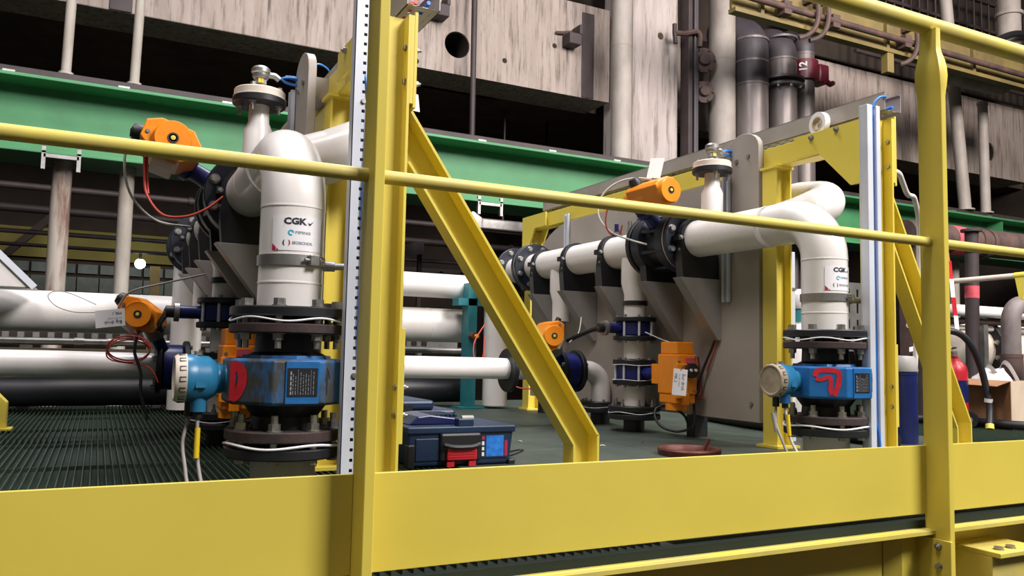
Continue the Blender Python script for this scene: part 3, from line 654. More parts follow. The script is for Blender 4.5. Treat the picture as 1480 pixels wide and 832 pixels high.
def cable_tray(k):
    X = SK[k]; x0 = X + (.245, .178)[k]; x1 = x0 + (.092, .086)[k]; z0 = 1.262; z1 = 1.330; ya = 1.965; yb = 4.50
    t = thing('cable_tray', 'long grey perforated cable tray on top of the ' + WHICH[k], 'cable tray', (X + .245, 3.2, 1.236))
    b = MB().box(x0, x0 + .002, ya, yb, z0, z1).box(x1 - .002, x1, ya, yb, z0, z1)
    b.box(x0, x0 + .009, ya, yb, z1 - .0015, z1).box(x1 - .009, x1, ya, yb, z1 - .0015, z1)
    b.build('side_walls', 'traygrey', t, smooth=0)
    # perforated floor: longitudinal strips joined by cross pieces
    b = MB()
    for xx in (x0, x0 + .026, x0 + .058, x1 - .016): b.box(xx, xx + .016, ya, yb, z0, z0 + .002)
    yy = ya
    while yy < yb: b.box(x0, x1, yy, yy + .028, z0 + .0002, z0 + .0018); yy += .050
    b.build('perforated_floor', 'traygrey', t, smooth=0)
    if k == 1: MB().box(x0 + .002, x1 - .002, ya + .35, yb, z1, z1 + .002).build('lid', 'traygrey', t, smooth=0)
    for yy in (2.15, 3.2, 4.4): MB().box(x0 + .01, x1 - .01, yy, yy + .05, 1.2355, z0).build('standoff', 'zinc', t, smooth=0)
    cs = ((.02, 'redcable'), (.035, 'redcable'), (.052, 'bluecable'), (.067, 'bluecable'), (.082, 'greycable'))
    for q, (dx, m) in enumerate(cs):
        pts = [(x0 + dx, ya + .02 + .012 * (q % 3), z0 + .014 + .012 * (q % 2)), (x0 + dx + .004, ya + .3, z0 + .012), (x0 + dx, 3.2, z0 + .010), (x0 + dx, 4.5, z0 + .010)]
        o = cable('tray_cable', pts, .006, m)
        tag(o, ('first', 'second', 'third', 'fourth', 'fifth')[q] + (' cable from the left, red,', ' cable from the left, red,', ' cable from the left, blue,', ' cable from the left, blue,', ' cable from the left, grey,')[q] + ' inside the tray of the ' + SHORT[k], 'cable', 'cables lying in the trays')

def channel(k):
    X = SK[k]
    if k == 0:
        x0, x1, y0, y1 = X + .106, X + .142, 1.945, 1.975
        t = thing('slotted_upright', 'white slotted metal upright beside the near railing post', 'cable channel', (x0, y0, 0))
        b = MB().box(x0, x0 + .018, y0, y0 + .002, .004, 1.40); b.box(x0, x0 + .002, y0, y1, .004, 1.40)
        b.box(x0 + .018, x0 + .022, y0, y0 + .002, .004, 1.40).box(x0 + .030, x1, y0, y0 + .002, .004, 1.40).box(x1 - .002, x1, y0, y1, .004, 1.40)
        z = .004
        while z < 1.39: b.box(x0 + .022, x0 + .030, y0, y0 + .002, z, z + .0165); z += .0245
        b.build('slotted_face', 'alu', t, smooth=0)
        MB().box(x0 + .003, x1 - .003, y1 - .003, y1, .004, 1.40).build('back', 'blackcable', t, smooth=0)
        for zz in (.30, .98): bolt((x0 + .026, y0, zz), (0, -1, 0), t, .006, .004)
        o = cable('blue_cable', [(x1 + .004, y0 + .004, .03), (x1 + .001, y0 - .002, .20), (x1 + .004, y0 - .004, .30), (x1 - .003, y0 - .003, .42), (x1 + .002, y0 - .006, .60), (x1 - .004, y0 - .004, .72), (x1 + .003, y0 - .004, .95), (x1 - .008, y0 + .004, 1.05)], .0045, 'bluecable')
        tag(o, 'blue cable running up the edge of the white slotted upright', 'cable')
    else:
        x0, x1, y0, y1 = X + .062, X + .128, 1.945, 1.980
        t = thing('cable_channel', 'white U-shaped cable channel on the right skid column', 'cable channel', (x0, y0, 0))
        MB().box(x0, x1, y1 - .003, y1, .004, 1.262).build('back', 'alu', t, smooth=0)
        for (a, b_) in ((x0, x0 + .027), (x1 - .020, x1)): MB().box(a, b_, y0, y1 - .003, .004, 1.262).build('side', 'alu', t, smooth=0, bevel=.002)
        c = (x0 + x1) / 2 + .004
        o = cable('blue_cable', [(c, 1.958, .01), (c + .003, 1.957, .3), (c - .002, 1.958, .8), (c, 1.958, 1.2), (c + .005, 1.955, 1.262), (c + .03, 1.95, 1.295), (c + .075, 1.96, 1.305), (c + .11, 2.05, 1.295)], .0045, 'bluecable')
        tag(o, 'blue cable in the white channel curling into the right tray end', 'cable')
        o = cable('blue_cable', [(c + .008, 1.945, .01), (c + .006, 1.948, .10), (c + .004, 1.965, .3), (c + .004, 1.966, 1.24)], .004, 'bluecable')
        tag(o, 'thin blue cable bulging at the foot of the white channel', 'cable')

def manifold(k):
    X = SK[k]; t = thing('pipe_manifold', 'white plastic pipe manifold with bends and drops on the ' + WHICH[k], 'pipe', (X, 3.0, .0))
    r = .08
    # header in three runs with the bend down to the meter
    el = fillet([(X, 2.33, HZ), (X, 2.085, HZ), (X, 2.085, .715)], .150, 14)
    MB().tube([(X, 2.84, HZ), (X, 2.62, HZ), (X, 2.36, HZ)], r, 32).build('header', 'pe', t)
    MB().tube(el, r, 32).build('bend', 'pe', t)
    MB().tube([(X, 2.085, .715), (X, 2.085, .55), (X, 2.085, .463)], r * .995, 32).build('down_leg', 'pe', t)
    for (c, ax) in (((X, 2.085, .715), (0, 0, 1)), ((X, 2.085, .525), (0, 0, 1)), ((X, 2.36, HZ), (0, 1, 0)), ((X, 2.60, HZ), (0, 1, 0))):
        MB().lathe(V(c) - V(ax) * .004, ax, [(r * .98, 0), (r * 1.012, .002), (r * 1.012, .006), (r * .98, .008)], 32).build('weld_bead', 'pe', t)
    MB().tube([(X, 3.10, HZ), (X, 3.6, HZ), (X, 4.25, HZ)], r, 32).build('header', 'pe', t)
    # branch through the portal, rising, then turning back along the far side
    bp = fillet([(X + .01, 2.36, HZ + .0), (X + .155, 2.345, HZ + .055), (X + .325, 2.315, HZ + .135), (X + .345, 2.52, HZ + .165), (X + .355, 2.92, HZ + .17)], [.12, .105, .2], 10)
    MB().tube(bp, r * .97, 28).build('branch', 'pe', t)
    # foot of the meter leg below deck level
    MB().cyl((X, 2.085, -.03), (X, 2.085, .10), r * .98, n=32).build('foot_leg', 'pe_old', t)
    # impulse branch with reducer
    MB().lathe((X, 2.685, HZ + .03), (0, 0, 1), [(.046, 0), (.046, .155), (.033, .185), (.031, .275), (0, .275)], 28).build('impulse_branch', 'pe', t)
    # drops
    for yy in (3.24, 3.94):
        rr = .068 if yy < 4 else .056
        MB().lathe((X, yy, HZ), (0, 0, -1), [(rr, 0), (rr, .165), (.053, .22), (.053, .33 if yy < 4 else .80), (0, .33 if yy < 4 else .80)], 28).build('drop', 'pe', t)
    MB().ring((X, 3.24, .600), (0, 0, 1), .060, .05, .022, 28).build('coupling', 'black', t)
    MB().cyl((X, 3.24, .345), (X, 3.24, .43), .052, n=28).build('spool', 'pe', t)
    MB().cyl((X, 3.24, .110), (X, 3.24, .215), .052, n=28).build('spool', 'pe', t)
    MB().cyl((X, 3.24, -.02), (X, 3.24, .062), .050, n=28).build('floor_socket', 'black', t)
    flange(t, (X, 3.24, .098), (0, 0, 1), .125, .05, .024, 'black', 8, .10, .009, .012, stud=.02)
    flange(t, (X, 3.24, .060), (0, 0, 1), .125, .05, .024, 'black')
    wavy(t, (X, 3.24, .092), .122, .004, 4, .0022)
    # far end of the header: flange pair, short run, second flange, bend away
    flange(t, (X, 4.25, HZ), (0, 1, 0), .140, .07, .024, 'navy', 8, .115, .013, .012, flip=True)
    MB().ring((X, 4.274, HZ), (0, 1, 0), .136, .07, .010, 36).build('gasket', 'cream', t)
    flange(t, (X, 4.284, HZ), (0, 1, 0), .140, .07, .024, 'black')
    MB().tube(fillet([(X, 4.31, HZ), (X, 4.78, HZ), (X, 4.78, .02)], .15, 10), r, 28).build('header_end', 'pe', t)
    flange(t, (X, 4.50, HZ), (0, 1, 0), .140, .07, .024, 'navy', 8, .115, .013, .012, flip=True)
    # low line: cross pipe, bend down into the floor flange
    low = fillet([((-3.0, .70)[k], 3.62, .290), (X - .6, 3.62, .284), (X + .055, 3.62, .275), (X + .055, 3.62, .09)], [.3, .085], 12)
    MB().tube(low, .052, 26).build('low_bend', 'pe', t)
    flange(t, (X + .055, 3.62, .098), (0, 0, 1), .115, .05, .022, 'black', 8, .092, .008, .010)
    flange(t, (X + .055, 3.62, .064), (0, 0, 1), .115, .05, .022, 'black')
    wavy(t, (X + .055, 3.62, .092), .112, .003, 3, .002)
    MB().cyl((X + .055, 3.62, -.02), (X + .055, 3.62, .066), .050, n=24).build('floor_socket', 'black', t)
    if k: flange(t, (X - .50, 3.62, .275), (1, 0, 0), .108, .05, .022, 'black', 8, .088, .009, .009)
    # steel strap clamp with stay rod to the column
    c = MB().ring((X, 2.085, .566), (0, 0, 1), r + .004, r - .002, .027, 36).build('strap_clamp', 'zinc', t)
    a = V((math.sin(.42), -math.cos(.42), 0)); u = V((a.y, -a.x, 0))
    MB().obox(V((X, 2.085, .580)) + a * (r + .010), a * .009, u * .013, (0, 0, .013)).build('clamp_block', 'steel', c, smooth=0, bevel=.002)
    MB().cyl(V((X, 2.085, .580)) + a * (r + .010) - u * .030, V((X, 2.085, .580)) + a * (r + .010) + u * .026, .004, n=8).build('clamp_screw', 'steel', c)
    bolt(V((X, 2.085, .580)) + a * (r + .010) - u * .014, -u, c, .008, .007)
    MB().cyl((X + .076, 2.07, .574), (X + .105, 2.06, .574), .013, n=16).build('stay_boss', 'zinc', c)
    MB().cyl((X + .10, 2.06, .574), (X + .158, 2.045, .574), .009, n=14).build('stay_rod', 'zinc', c)
    # maker's sticker wrapped on the leg, facing the aisle
    def wrap(a_, z_, rr): return V((X + rr * math.sin(a_), 2.085 - rr * math.cos(a_), z_))
    R0 = r + .0006; a0, a1, z0, z1 = -.82, .86, .602, .687
    b = MB(); n = 24
    b.add([wrap(a0 + (a1 - a0) * i / n, z_, R0) for z_ in (z0, z1) for i in range(n + 1)], [(i, i + 1, n + 2 + i, n + 1 + i) for i in range(n)])
    stk = b.build('sticker', 'paper', t)
    def wtext(s, size, aa, ab, z_, m, bold=0.):
        vs, fs = text_geo(s, size, bold=bold); x0 = min(p.x for p in vs); x1 = max(p.x for p in vs)
        MB().add([wrap(aa + (ab - aa) * (p.x - x0) / (x1 - x0), z_ + p.y, R0 + .0005) for p in vs], fs).build('print', m, stk, smooth=0)
    def wpoly(pts, m): MB().add([wrap(a_, z_, R0 + .0005) for a_, z_ in pts], [tuple(range(len(pts)))]).build('print', m, stk, smooth=0)
    wtext('CGK', .0215, -.47, .235, .6735, 'ink', .0011)
    wpoly([(.255, .673), (.30, .666), (.345, .666), (.47, .678), (.35, .6715), (.315, .671)], 'ink')
    for zz in (.6625, .6575, .6335): wpoly([(-.47, zz), (.50 if zz < .66 else .30, zz), (.50 if zz < .66 else .30, zz + .0008), (-.47, zz + .0008)], 'greyink')
    wtext('PIPING', .0092, -.12, .36, .6462, 'greyink', .0003)
    b = MB()
    for i in range(10):
        q0, q1 = 2 * PI * i / 12, 2 * PI * (i + 1) / 12
        b.add([wrap(-.245 + rr * math.cos(q) / r, .6455 + rr * math.sin(q), R0 + .0005) for rr, q in ((.0075, q0), (.0075, q1), (.0036, q1), (.0036, q0))], [(0, 1, 2, 3)])
    b.build('print', 'skyprint', stk, smooth=0)
    wtext('ISOSCHOL', .0095, -.20, .45, .6205, 'greyink', .0004)
    for sg, m in ((-1, 'ink'), (1, 'crimson')):
        b = MB()
        for i in range(5):
            q0, q1 = -1 + 2 * i / 5, -1 + 2 * (i + 1) / 5
            b.add([wrap(-.37 + sg * (.0015 + rr * math.cos(q)) / r, .6205 + .0075 * math.sin(q) * 1.1, R0 + .0005) for rr, q in ((.0078, q0), (.0078, q1), (.0045, q1), (.0045, q0))], [(0, 1, 2, 3)])
        b.build('print', m, stk, smooth=0)
    wpoly([(a0, z0), (a0 + .23, z0), (a0, z0 + .017)], 'crimson')
    wpoly([(a1 - .035, z0 + .005), (a1 - .022, z0 + .005), (a1 - .022, z1 - .006), (a1 - .035, z1 - .006)], 'greyink')

def flow_meter(k):
    X = SK[k]; Y = 2.085
    t = thing('flow_meter', 'blue octagonal flanged flow meter with side transmitter on the ' + WHICH[k], 'flow meter', (X, Y, .09))
    # upper flange pair and lower flange pair, through-bolted
    f = flange(t, (X, Y, .440), (0, 0, 1), .1425, .07, .024, 'black', 8, .119, .0145, .016, off=PI / 8)
    f2 = flange(t, (X, Y, .399), (0, 0, 1), .1425, .07, .024, 'rustplate', 8, .119, .0130, .014, stud=.022, flip=True, off=PI / 8)
    for p in ringpts((X, Y, .423), (0, 0, 1), .119, 8, PI / 8): MB().cyl(p, p + V((0, 0, .017)), .009, n=10).build('shank', 'steel', f2)
    MB().cyl((X, Y, .423), (X, Y, .440), .085, n=32).build('gasket', 'black', t)
    wavy(t, (X, Y, .4325), .141, .0045, 5, .0026, phase=1.2)
    f = flange(t, (X, Y, .141), (0, 0, 1), .1425, .07, .026, 'rustplate', 8, .119, .0145, .016, stud=.022, off=PI / 8)
    f2 = flange(t, (X, Y, .100), (0, 0, 1), .1425, .07, .025, 'black', 8, .119, .0130, .010, flip=True, off=PI / 8)
    for p in ringpts((X, Y, .125), (0, 0, 1), .119, 8, PI / 8): MB().cyl(p, p + V((0, 0, .016)), .009, n=10).build('shank', 'steel', f2)
    MB().cyl((X, Y, .125), (X, Y, .141), .085, n=32).build('gasket', 'black', t)
    wavy(t, (X, Y, .1315), .142, .004, 4, .0034, phase=.4)
    MB().lathe((X, Y, .167), (0, 0, 1), [(.082, 0), (.080, .03), (.098, .055), (.105, .072), (0, .072)], 32).build('neck', 'black', t)
    MB().lathe((X, Y, .399), (0, 0, -1), [(.078, 0), (.080, .045), (.100, .055), (0, .055)], 32).build('neck', 'black', t)
    ap = .146; rc = ap / math.cos(PI / 8)
    MB().lathe((X, Y, .229), (0, 0, 1), [(0, 0), (rc * .94, 0), (rc, .006), (rc, .104), (rc * .95, .109), (0, .109)], 8)
    x_, y_, z_ = frame_of((0, 0, 1))
    body = MB(); prof = [(0, .229), (rc * .94, .229), (rc, .235), (rc, .333), (rc * .95, .338), (0, .338)]
    vs = []; fs = []
    for (rr, zz) in prof[1:-1]:
        for i in range(8):
            a = PI / 8 + i * PI / 4; vs.append((X + rr * math.cos(a), Y + rr * math.sin(a), zz))
    for j in range(3):
        for i in range(8): fs.append((j * 8 + i, j * 8 + (i + 1) % 8, (j + 1) * 8 + (i + 1) % 8, (j + 1) * 8 + i))
    fs += [tuple(range(8)), tuple(range(24, 32))]
    body = MB().add(vs, fs).build('body', 'blue_dirty' if k == 0 else 'blue', t, smooth=0, bevel=.003)
    MB().lathe((X, Y, .336), (0, 0, 1), [(0, 0), (.112, 0), (.108, .010), (0, .012)], 8).build('collar', 'blue', t, smooth=30)
    yf = Y - ap
    MB().box(X - .032, X + .046, yf - .004, yf + .002, .234, .334).build('badge_seat', 'blue', body, smooth=0, bevel=.001)
    pl = MB().box(X - .028, X + .042, yf - .0055, yf - .004, .252, .318).build('name_plate', 'black', body, smooth=0)
    b = MB(); rnd = random.Random(5 + k)
    for q in range(10):
        xx = X - .022 + q * .006
        if q in (3, 8): b.box(xx, xx + .0006, yf - .0058, yf - .0055, .256, .314); continue
        z = .256
        while z < .256 + (.045 if q not in (0, 9) else .055):
            L = rnd.uniform(.003, .010); b.box(xx, xx + (.0012 if q else .0032), yf - .0058, yf - .0055, z, min(.314, z + L)); z += L + .0030
    b.build('print', 'greyink', pl, smooth=0)
    # engraved flow arrow
    b = MB()
    for p in ([(.070, -.03), (.070, .035)], [(.070, .035), (.082, .008)], [(.070, .03), (.064, .005)]):
        q = [V((X, yf, .284)) + V((0, 0, pz)) + V((.0603 * 0, 0, 0)) + (V((px - .0605, 0, 0)) * .7071 + V((.0605, 0, 0))) + V((0, (px - .0605) * .7071 - .001, 0)) for px, pz in p]
        b.tube(q, .0011, 5)
    b.build('arrow', 'ink', body)
    # red sprayed mark on the facet turned to the left
    nx = V((-math.sqrt(.5), -math.sqrt(.5), 0)); ux = V((math.sqrt(.5), -math.sqrt(.5), 0)); o = V((X, Y, .284)) + nx * (ap + .0012)
    b = MB()
    if k == 0:
        stroke(b, spline([(-.050, .036), (-.036, .035), (-.024, .022), (-.022, .0), (-.028, -.018), (-.038, -.032), (-.050, -.038)], 5), .024, o, ux, (0, 0, 1))
        stroke(b, [(-.050, .044), (-.048, .0), (-.050, -.046)], .016, o + nx * .0004, ux, (0, 0, 1))
    else:
        stroke(b, spline([(-.040, .020), (-.034, .038), (-.010, .042), (.025, .040), (.036, .030), (.034, .0), (.028, -.022), (.018, -.042)], 5), .017, o, ux, (0, 0, 1))
        stroke(b, spline([(-.038, .014), (-.025, .010), (-.010, .014), (.006, .018), (.010, .0), (.008, -.020), (.014, -.040)], 5), .014, o + nx * .0004, ux, (0, 0, 1))
    b.build('spray_mark', 'redpaint', body, smooth=0)
    # transmitter head to the left
    z = .288
    MB().lathe((X - .13, Y, z), (-1, 0, 0), [(.042, 0), (.036, .010), (.032, .020), (.036, .026), (.036, .044), (0, .044)], 24).build('transmitter_neck', 'cyan', t)
    h = MB().lathe((X - .162, Y, z), (-1, 0, 0), [(0, 0), (.030, 0), (.040, .006), (.053, .024), (.055, .050), (.0565, .052), (.0565, .074), (0, .074)], 36).build('transmitter_head', 'cyan', t)
    cp = MB().lathe((X - .236, Y, z), (-1, 0, 0), [(.058, 0), (.056, .020), (.052, .026), (.048, .026), (.044, .022), (0, .022)], 36).build('screw_cap', 'dustycap' if k else 'cream', h)
    b = MB()
    for i in range(14):
        a = 2 * PI * i / 14; c, s = math.cos(a), math.sin(a); q = V((X - .246, Y + .0568 * c, z + .0568 * s)); tg = V((0, -s, c)); nm = V((0, c, s))
        for e in (-1, 1): b.obox(q + tg * e * .005, (.007, 0, 0), tg * .0008, nm * .0012)
        b.obox(q - V((.0065, 0, 0)), (.0008, 0, 0), tg * .005, nm * .0012)
    b.build('grip_lugs', 'ink', cp, smooth=0)
    MB().box(X - .218, X - .194, Y - .0565, Y - .048, z - .020, z - .001).build('rating_plate', 'cyan', h, smooth=0)
    MB().cyl((X - .206, Y - .012, z - .040), (X - .206, Y - .012, z - .078), .018, n=20).build('conduit_boss', 'blue' if k else 'cyan', h)
    g2 = MB().cyl((X - .206, Y - .012, z - .078), (X - .206, Y - .012, z - .094), .011, n=12).build('cable_gland', 'black', h)
    MB().cyl((X - .222, Y + .014, z - .050), (X - .222, Y + .014, z - .090), .012, n=12).build('cable_gland', 'black', h)
    bolt((X - .210, Y, z + .055), (0, 0, 1), h, .010, .008)
    # signal cables with yellow markers
    c1 = cable('signal_cable', [(X - .206, Y - .012, z - .094), (X - .206, Y - .020, z - .13), (X - .203, Y - .03, z - .19), (X - .195, Y - .06, z - .245), (X - .19, Y - .09, z - .282), (X - .12, Y - .10, z - .284), (X - .03, Y - .05, z - .284)], .0045, 'greycable' if k == 0 else 'whitecable')
    tag(c1, 'grey signal cable with yellow marker dropping from the ' + ('weathered' if k == 0 else 'red-marked bright blue') + ' flow meter head', 'cable')
    MB().cyl((X - .206, Y - .024, z - .115), (X - .2065, Y - .032, z - .185), .0065, n=10).build('cable_marker', 'yellowtag', c1)
    c2 = cable('signal_cable', [(X - .222, Y + .014, z - .09), (X - .235, Y - .0, z - .15), (X - .228, Y - .03, z - .22), (X - .225, Y - .05, z - .283), (X - .30, Y + .05, z - .284)], .0045, 'greycable')
    tag(c2, 'second thinner signal cable beside the marker cable of the ' + SHORT[k], 'cable')
    if k: MB().cyl((X - .2435, Y + .008, z - .110), (X - .2355, Y - .002, z - .175), .0065, n=10).build('cable_marker', 'greycable', c2)

def sensor(k):
    X = SK[k]; Y = 2.685
    t = thing('pressure_sensor', 'pressure sensor with flange on the upright stub of the ' + WHICH[k], 'sensor', (X, Y, 1.14))
    f = flange(t, (X, Y, 1.142), (0, 0, 1), .084, .02, .022, 'black', 4, .064, .009, .010, stud=.018, flip=True, off=PI / 4 + .3)
    flange(t, (X, Y, 1.165), (0, 0, 1), .080, .0, .026, 'cream', 4, .064, .009, .010, off=PI / 4 + .3)
    MB().tube([V((X, Y, 1.165)) + V((.082 * math.cos(a), .082 * math.sin(a), 0)) for a in [i * PI / 16 for i in range(32)]], .002, 6, closed=True).build('sealing_cord', 'whitecable', t)
    b = MB().lathe((X, Y, 1.191), (0, 0, 1), [(.030, 0), (.026, .016), (.015, .018), (.015, .030), (0, .030)], 20); b.build('seat', 'stainless', t)
    MB().hexp((X, Y, 1.214), (0, 0, 1), .020, .018).build('hex_body', 'stainless', t, smooth=0)
    MB().box(X - .010, X + .006, Y - .0195, Y - .016, 1.216, 1.230).build('sensor_label', 'yellowtag', t, smooth=0)
    MB().lathe((X, Y, 1.232), (0, 0, 1), [(0, 0), (.022, 0), (.026, .006), (.026, .016), (.030, .020), (.030, .032), (.022, .040), (0, .042)], 24).build('head', 'zinc', t)
    MB().tube(fillet([(X, Y, 1.25), (X + .045, Y, 1.25), (X + .06, Y, 1.24)], .008), .010, 10).build('plug', 'zinc', t)
    # coil of blue cable to the tray
    pts = [(X + .055, Y, 1.243)]
    for i in range(3):
        for a in range(8):
            q = 2 * PI * a / 8 + PI; pts.append((X + .115 + .045 * math.cos(q), Y + .01 + .006 * i, 1.245 + .012 * math.sin(q) + .004 * i))
    pts += [(X + .165, Y + .03, 1.26), (X + .19, Y + .06, 1.335), (X + .24, Y + .09, 1.335), (X + .27, Y + .12, 1.30)]
    o = cable('blue_cable', pts, .0032, 'bluecable', seg=4)
    tag(o, 'blue coiled cable from the pressure sensor of the ' + SHORT[k], 'cable')

def bracket(k, yy, i):
    X = SK[k]; zt = .70
    pos = ('nearest to the railing', 'second from the railing', 'third from the railing', 'fourth from the railing', 'farthest from the railing')[i]
    t = thing('pipe_bracket', 'triangular stainless pipe bracket ' + pos + ' on the ' + SHORT[k], 'bracket', (X + .12, yy, .44), 'pipe brackets of the skids')
    MB().prism([(X - .105, yy - .028, zt), (X + .12, yy - .028, zt), (X + .12, yy - .028, zt - .265), (X + .10, yy - .028, zt - .265)], (0, .056, 0)).build('gusset', 'stainless', t, smooth=0, bevel=.0015)
    b = MB().prism([(X - .085, yy - .02, zt), (X + .11, yy - .02, zt), (X + .11, yy - .02, zt + .09), (X + .082, yy - .02, HZ), (X - .086, yy - .02, HZ), (X - .095, yy - .02, zt + .1)], (0, .045, 0)).build('saddle', 'black', t, smooth=0)
    MB().ring((X, yy - .016, HZ), (0, 1, 0), .093, .079, .036, 36).build('clamp_ring', 'black', t)
    MB().box(X - .108, X - .086, yy - .02, yy + .024, HZ - .012, HZ + .012).build('clamp_lug', 'black', b, smooth=0)
    bolt((X - .096, yy - .02, HZ - .0), (0, -1, 0), b, .007, .006)
    bolt((X - .090, yy - .005, HZ - .05), (-1, 0, 0), b, .006, .005)

def actuator(t, c, ux, uy, uz, L, r, variant=0):
    """orange quarter-turn drive: uz = drum axis, uy = away from the stem, ux across"""
    c, ux, uy, uz = V(c), V(ux).normalized(), V(uy).normalized(), V(uz).normalized()
    a = MB().lathe(c - uz * L / 2, uz, [(0, 0), (r * .96, 0), (r, .004), (r, .030), (r * .90, .033), (r * .90, L * .45), (r * .98, L * .47), (r * .98, L * .80), (r * .7, L), (0, L)], 32).build('actuator_drum', 'orange', t)
    cp = MB().lathe(c - uz * (L / 2 + .001), -uz, [(r * .30, -.002), (r * .30, .001), (r * .22, .001), (r * .22, -.001), (0, -.001)], 24).build('position_dial', 'ink', a)
    MB().lathe(c - uz * (L / 2 + .001), -uz, [(0, .004), (r * .13, .003), (r * .14, 0)], 14).build('dial_button', 'yellow', cp)
    w = r * (1.12 if variant else 1.62)
    b = MB().prism([c - uz * (L * .5 - .022) + ux * p + uy * q for p, q in ((-w, -r * .45), (-w, r * .55), (-r * .9, r * .95), (r * .9, r * .95), (w, r * .2), (w * 1.02, -r * .5), (r * .8, -r * 1.05), (-r * .8, -r * 1.05))], uz * L * .74)
    bd = b.build('actuator_housing', 'orange', t, smooth=0, bevel=.004)
    for p in (-w * .82, w * .82): bolt(c - uz * (L * .5 - .022) + ux * p - uy * r * .1, -uz, bd, .006, .004)
    MB().lathe(c - ux * w * .93 + uz * L * (.22 if variant else -.12), -ux, [(.028, 0), (.028, .020), (.022, .036), (0, .042)], 18).build('sensor_dome', 'black', t)
    MB().cyl(c + ux * w * .98 - uz * L * .2, c + ux * (w * .98 + .022) - uz * L * .2, .014, n=14).build('cable_gland', 'black', t)
    MB().obox(c - uy * (r * 1.05 + .012), ux * r * .62, uy * .014, uz * L * .26).build('mount_block', 'cream', t, smooth=0, bevel=.003)
    return a

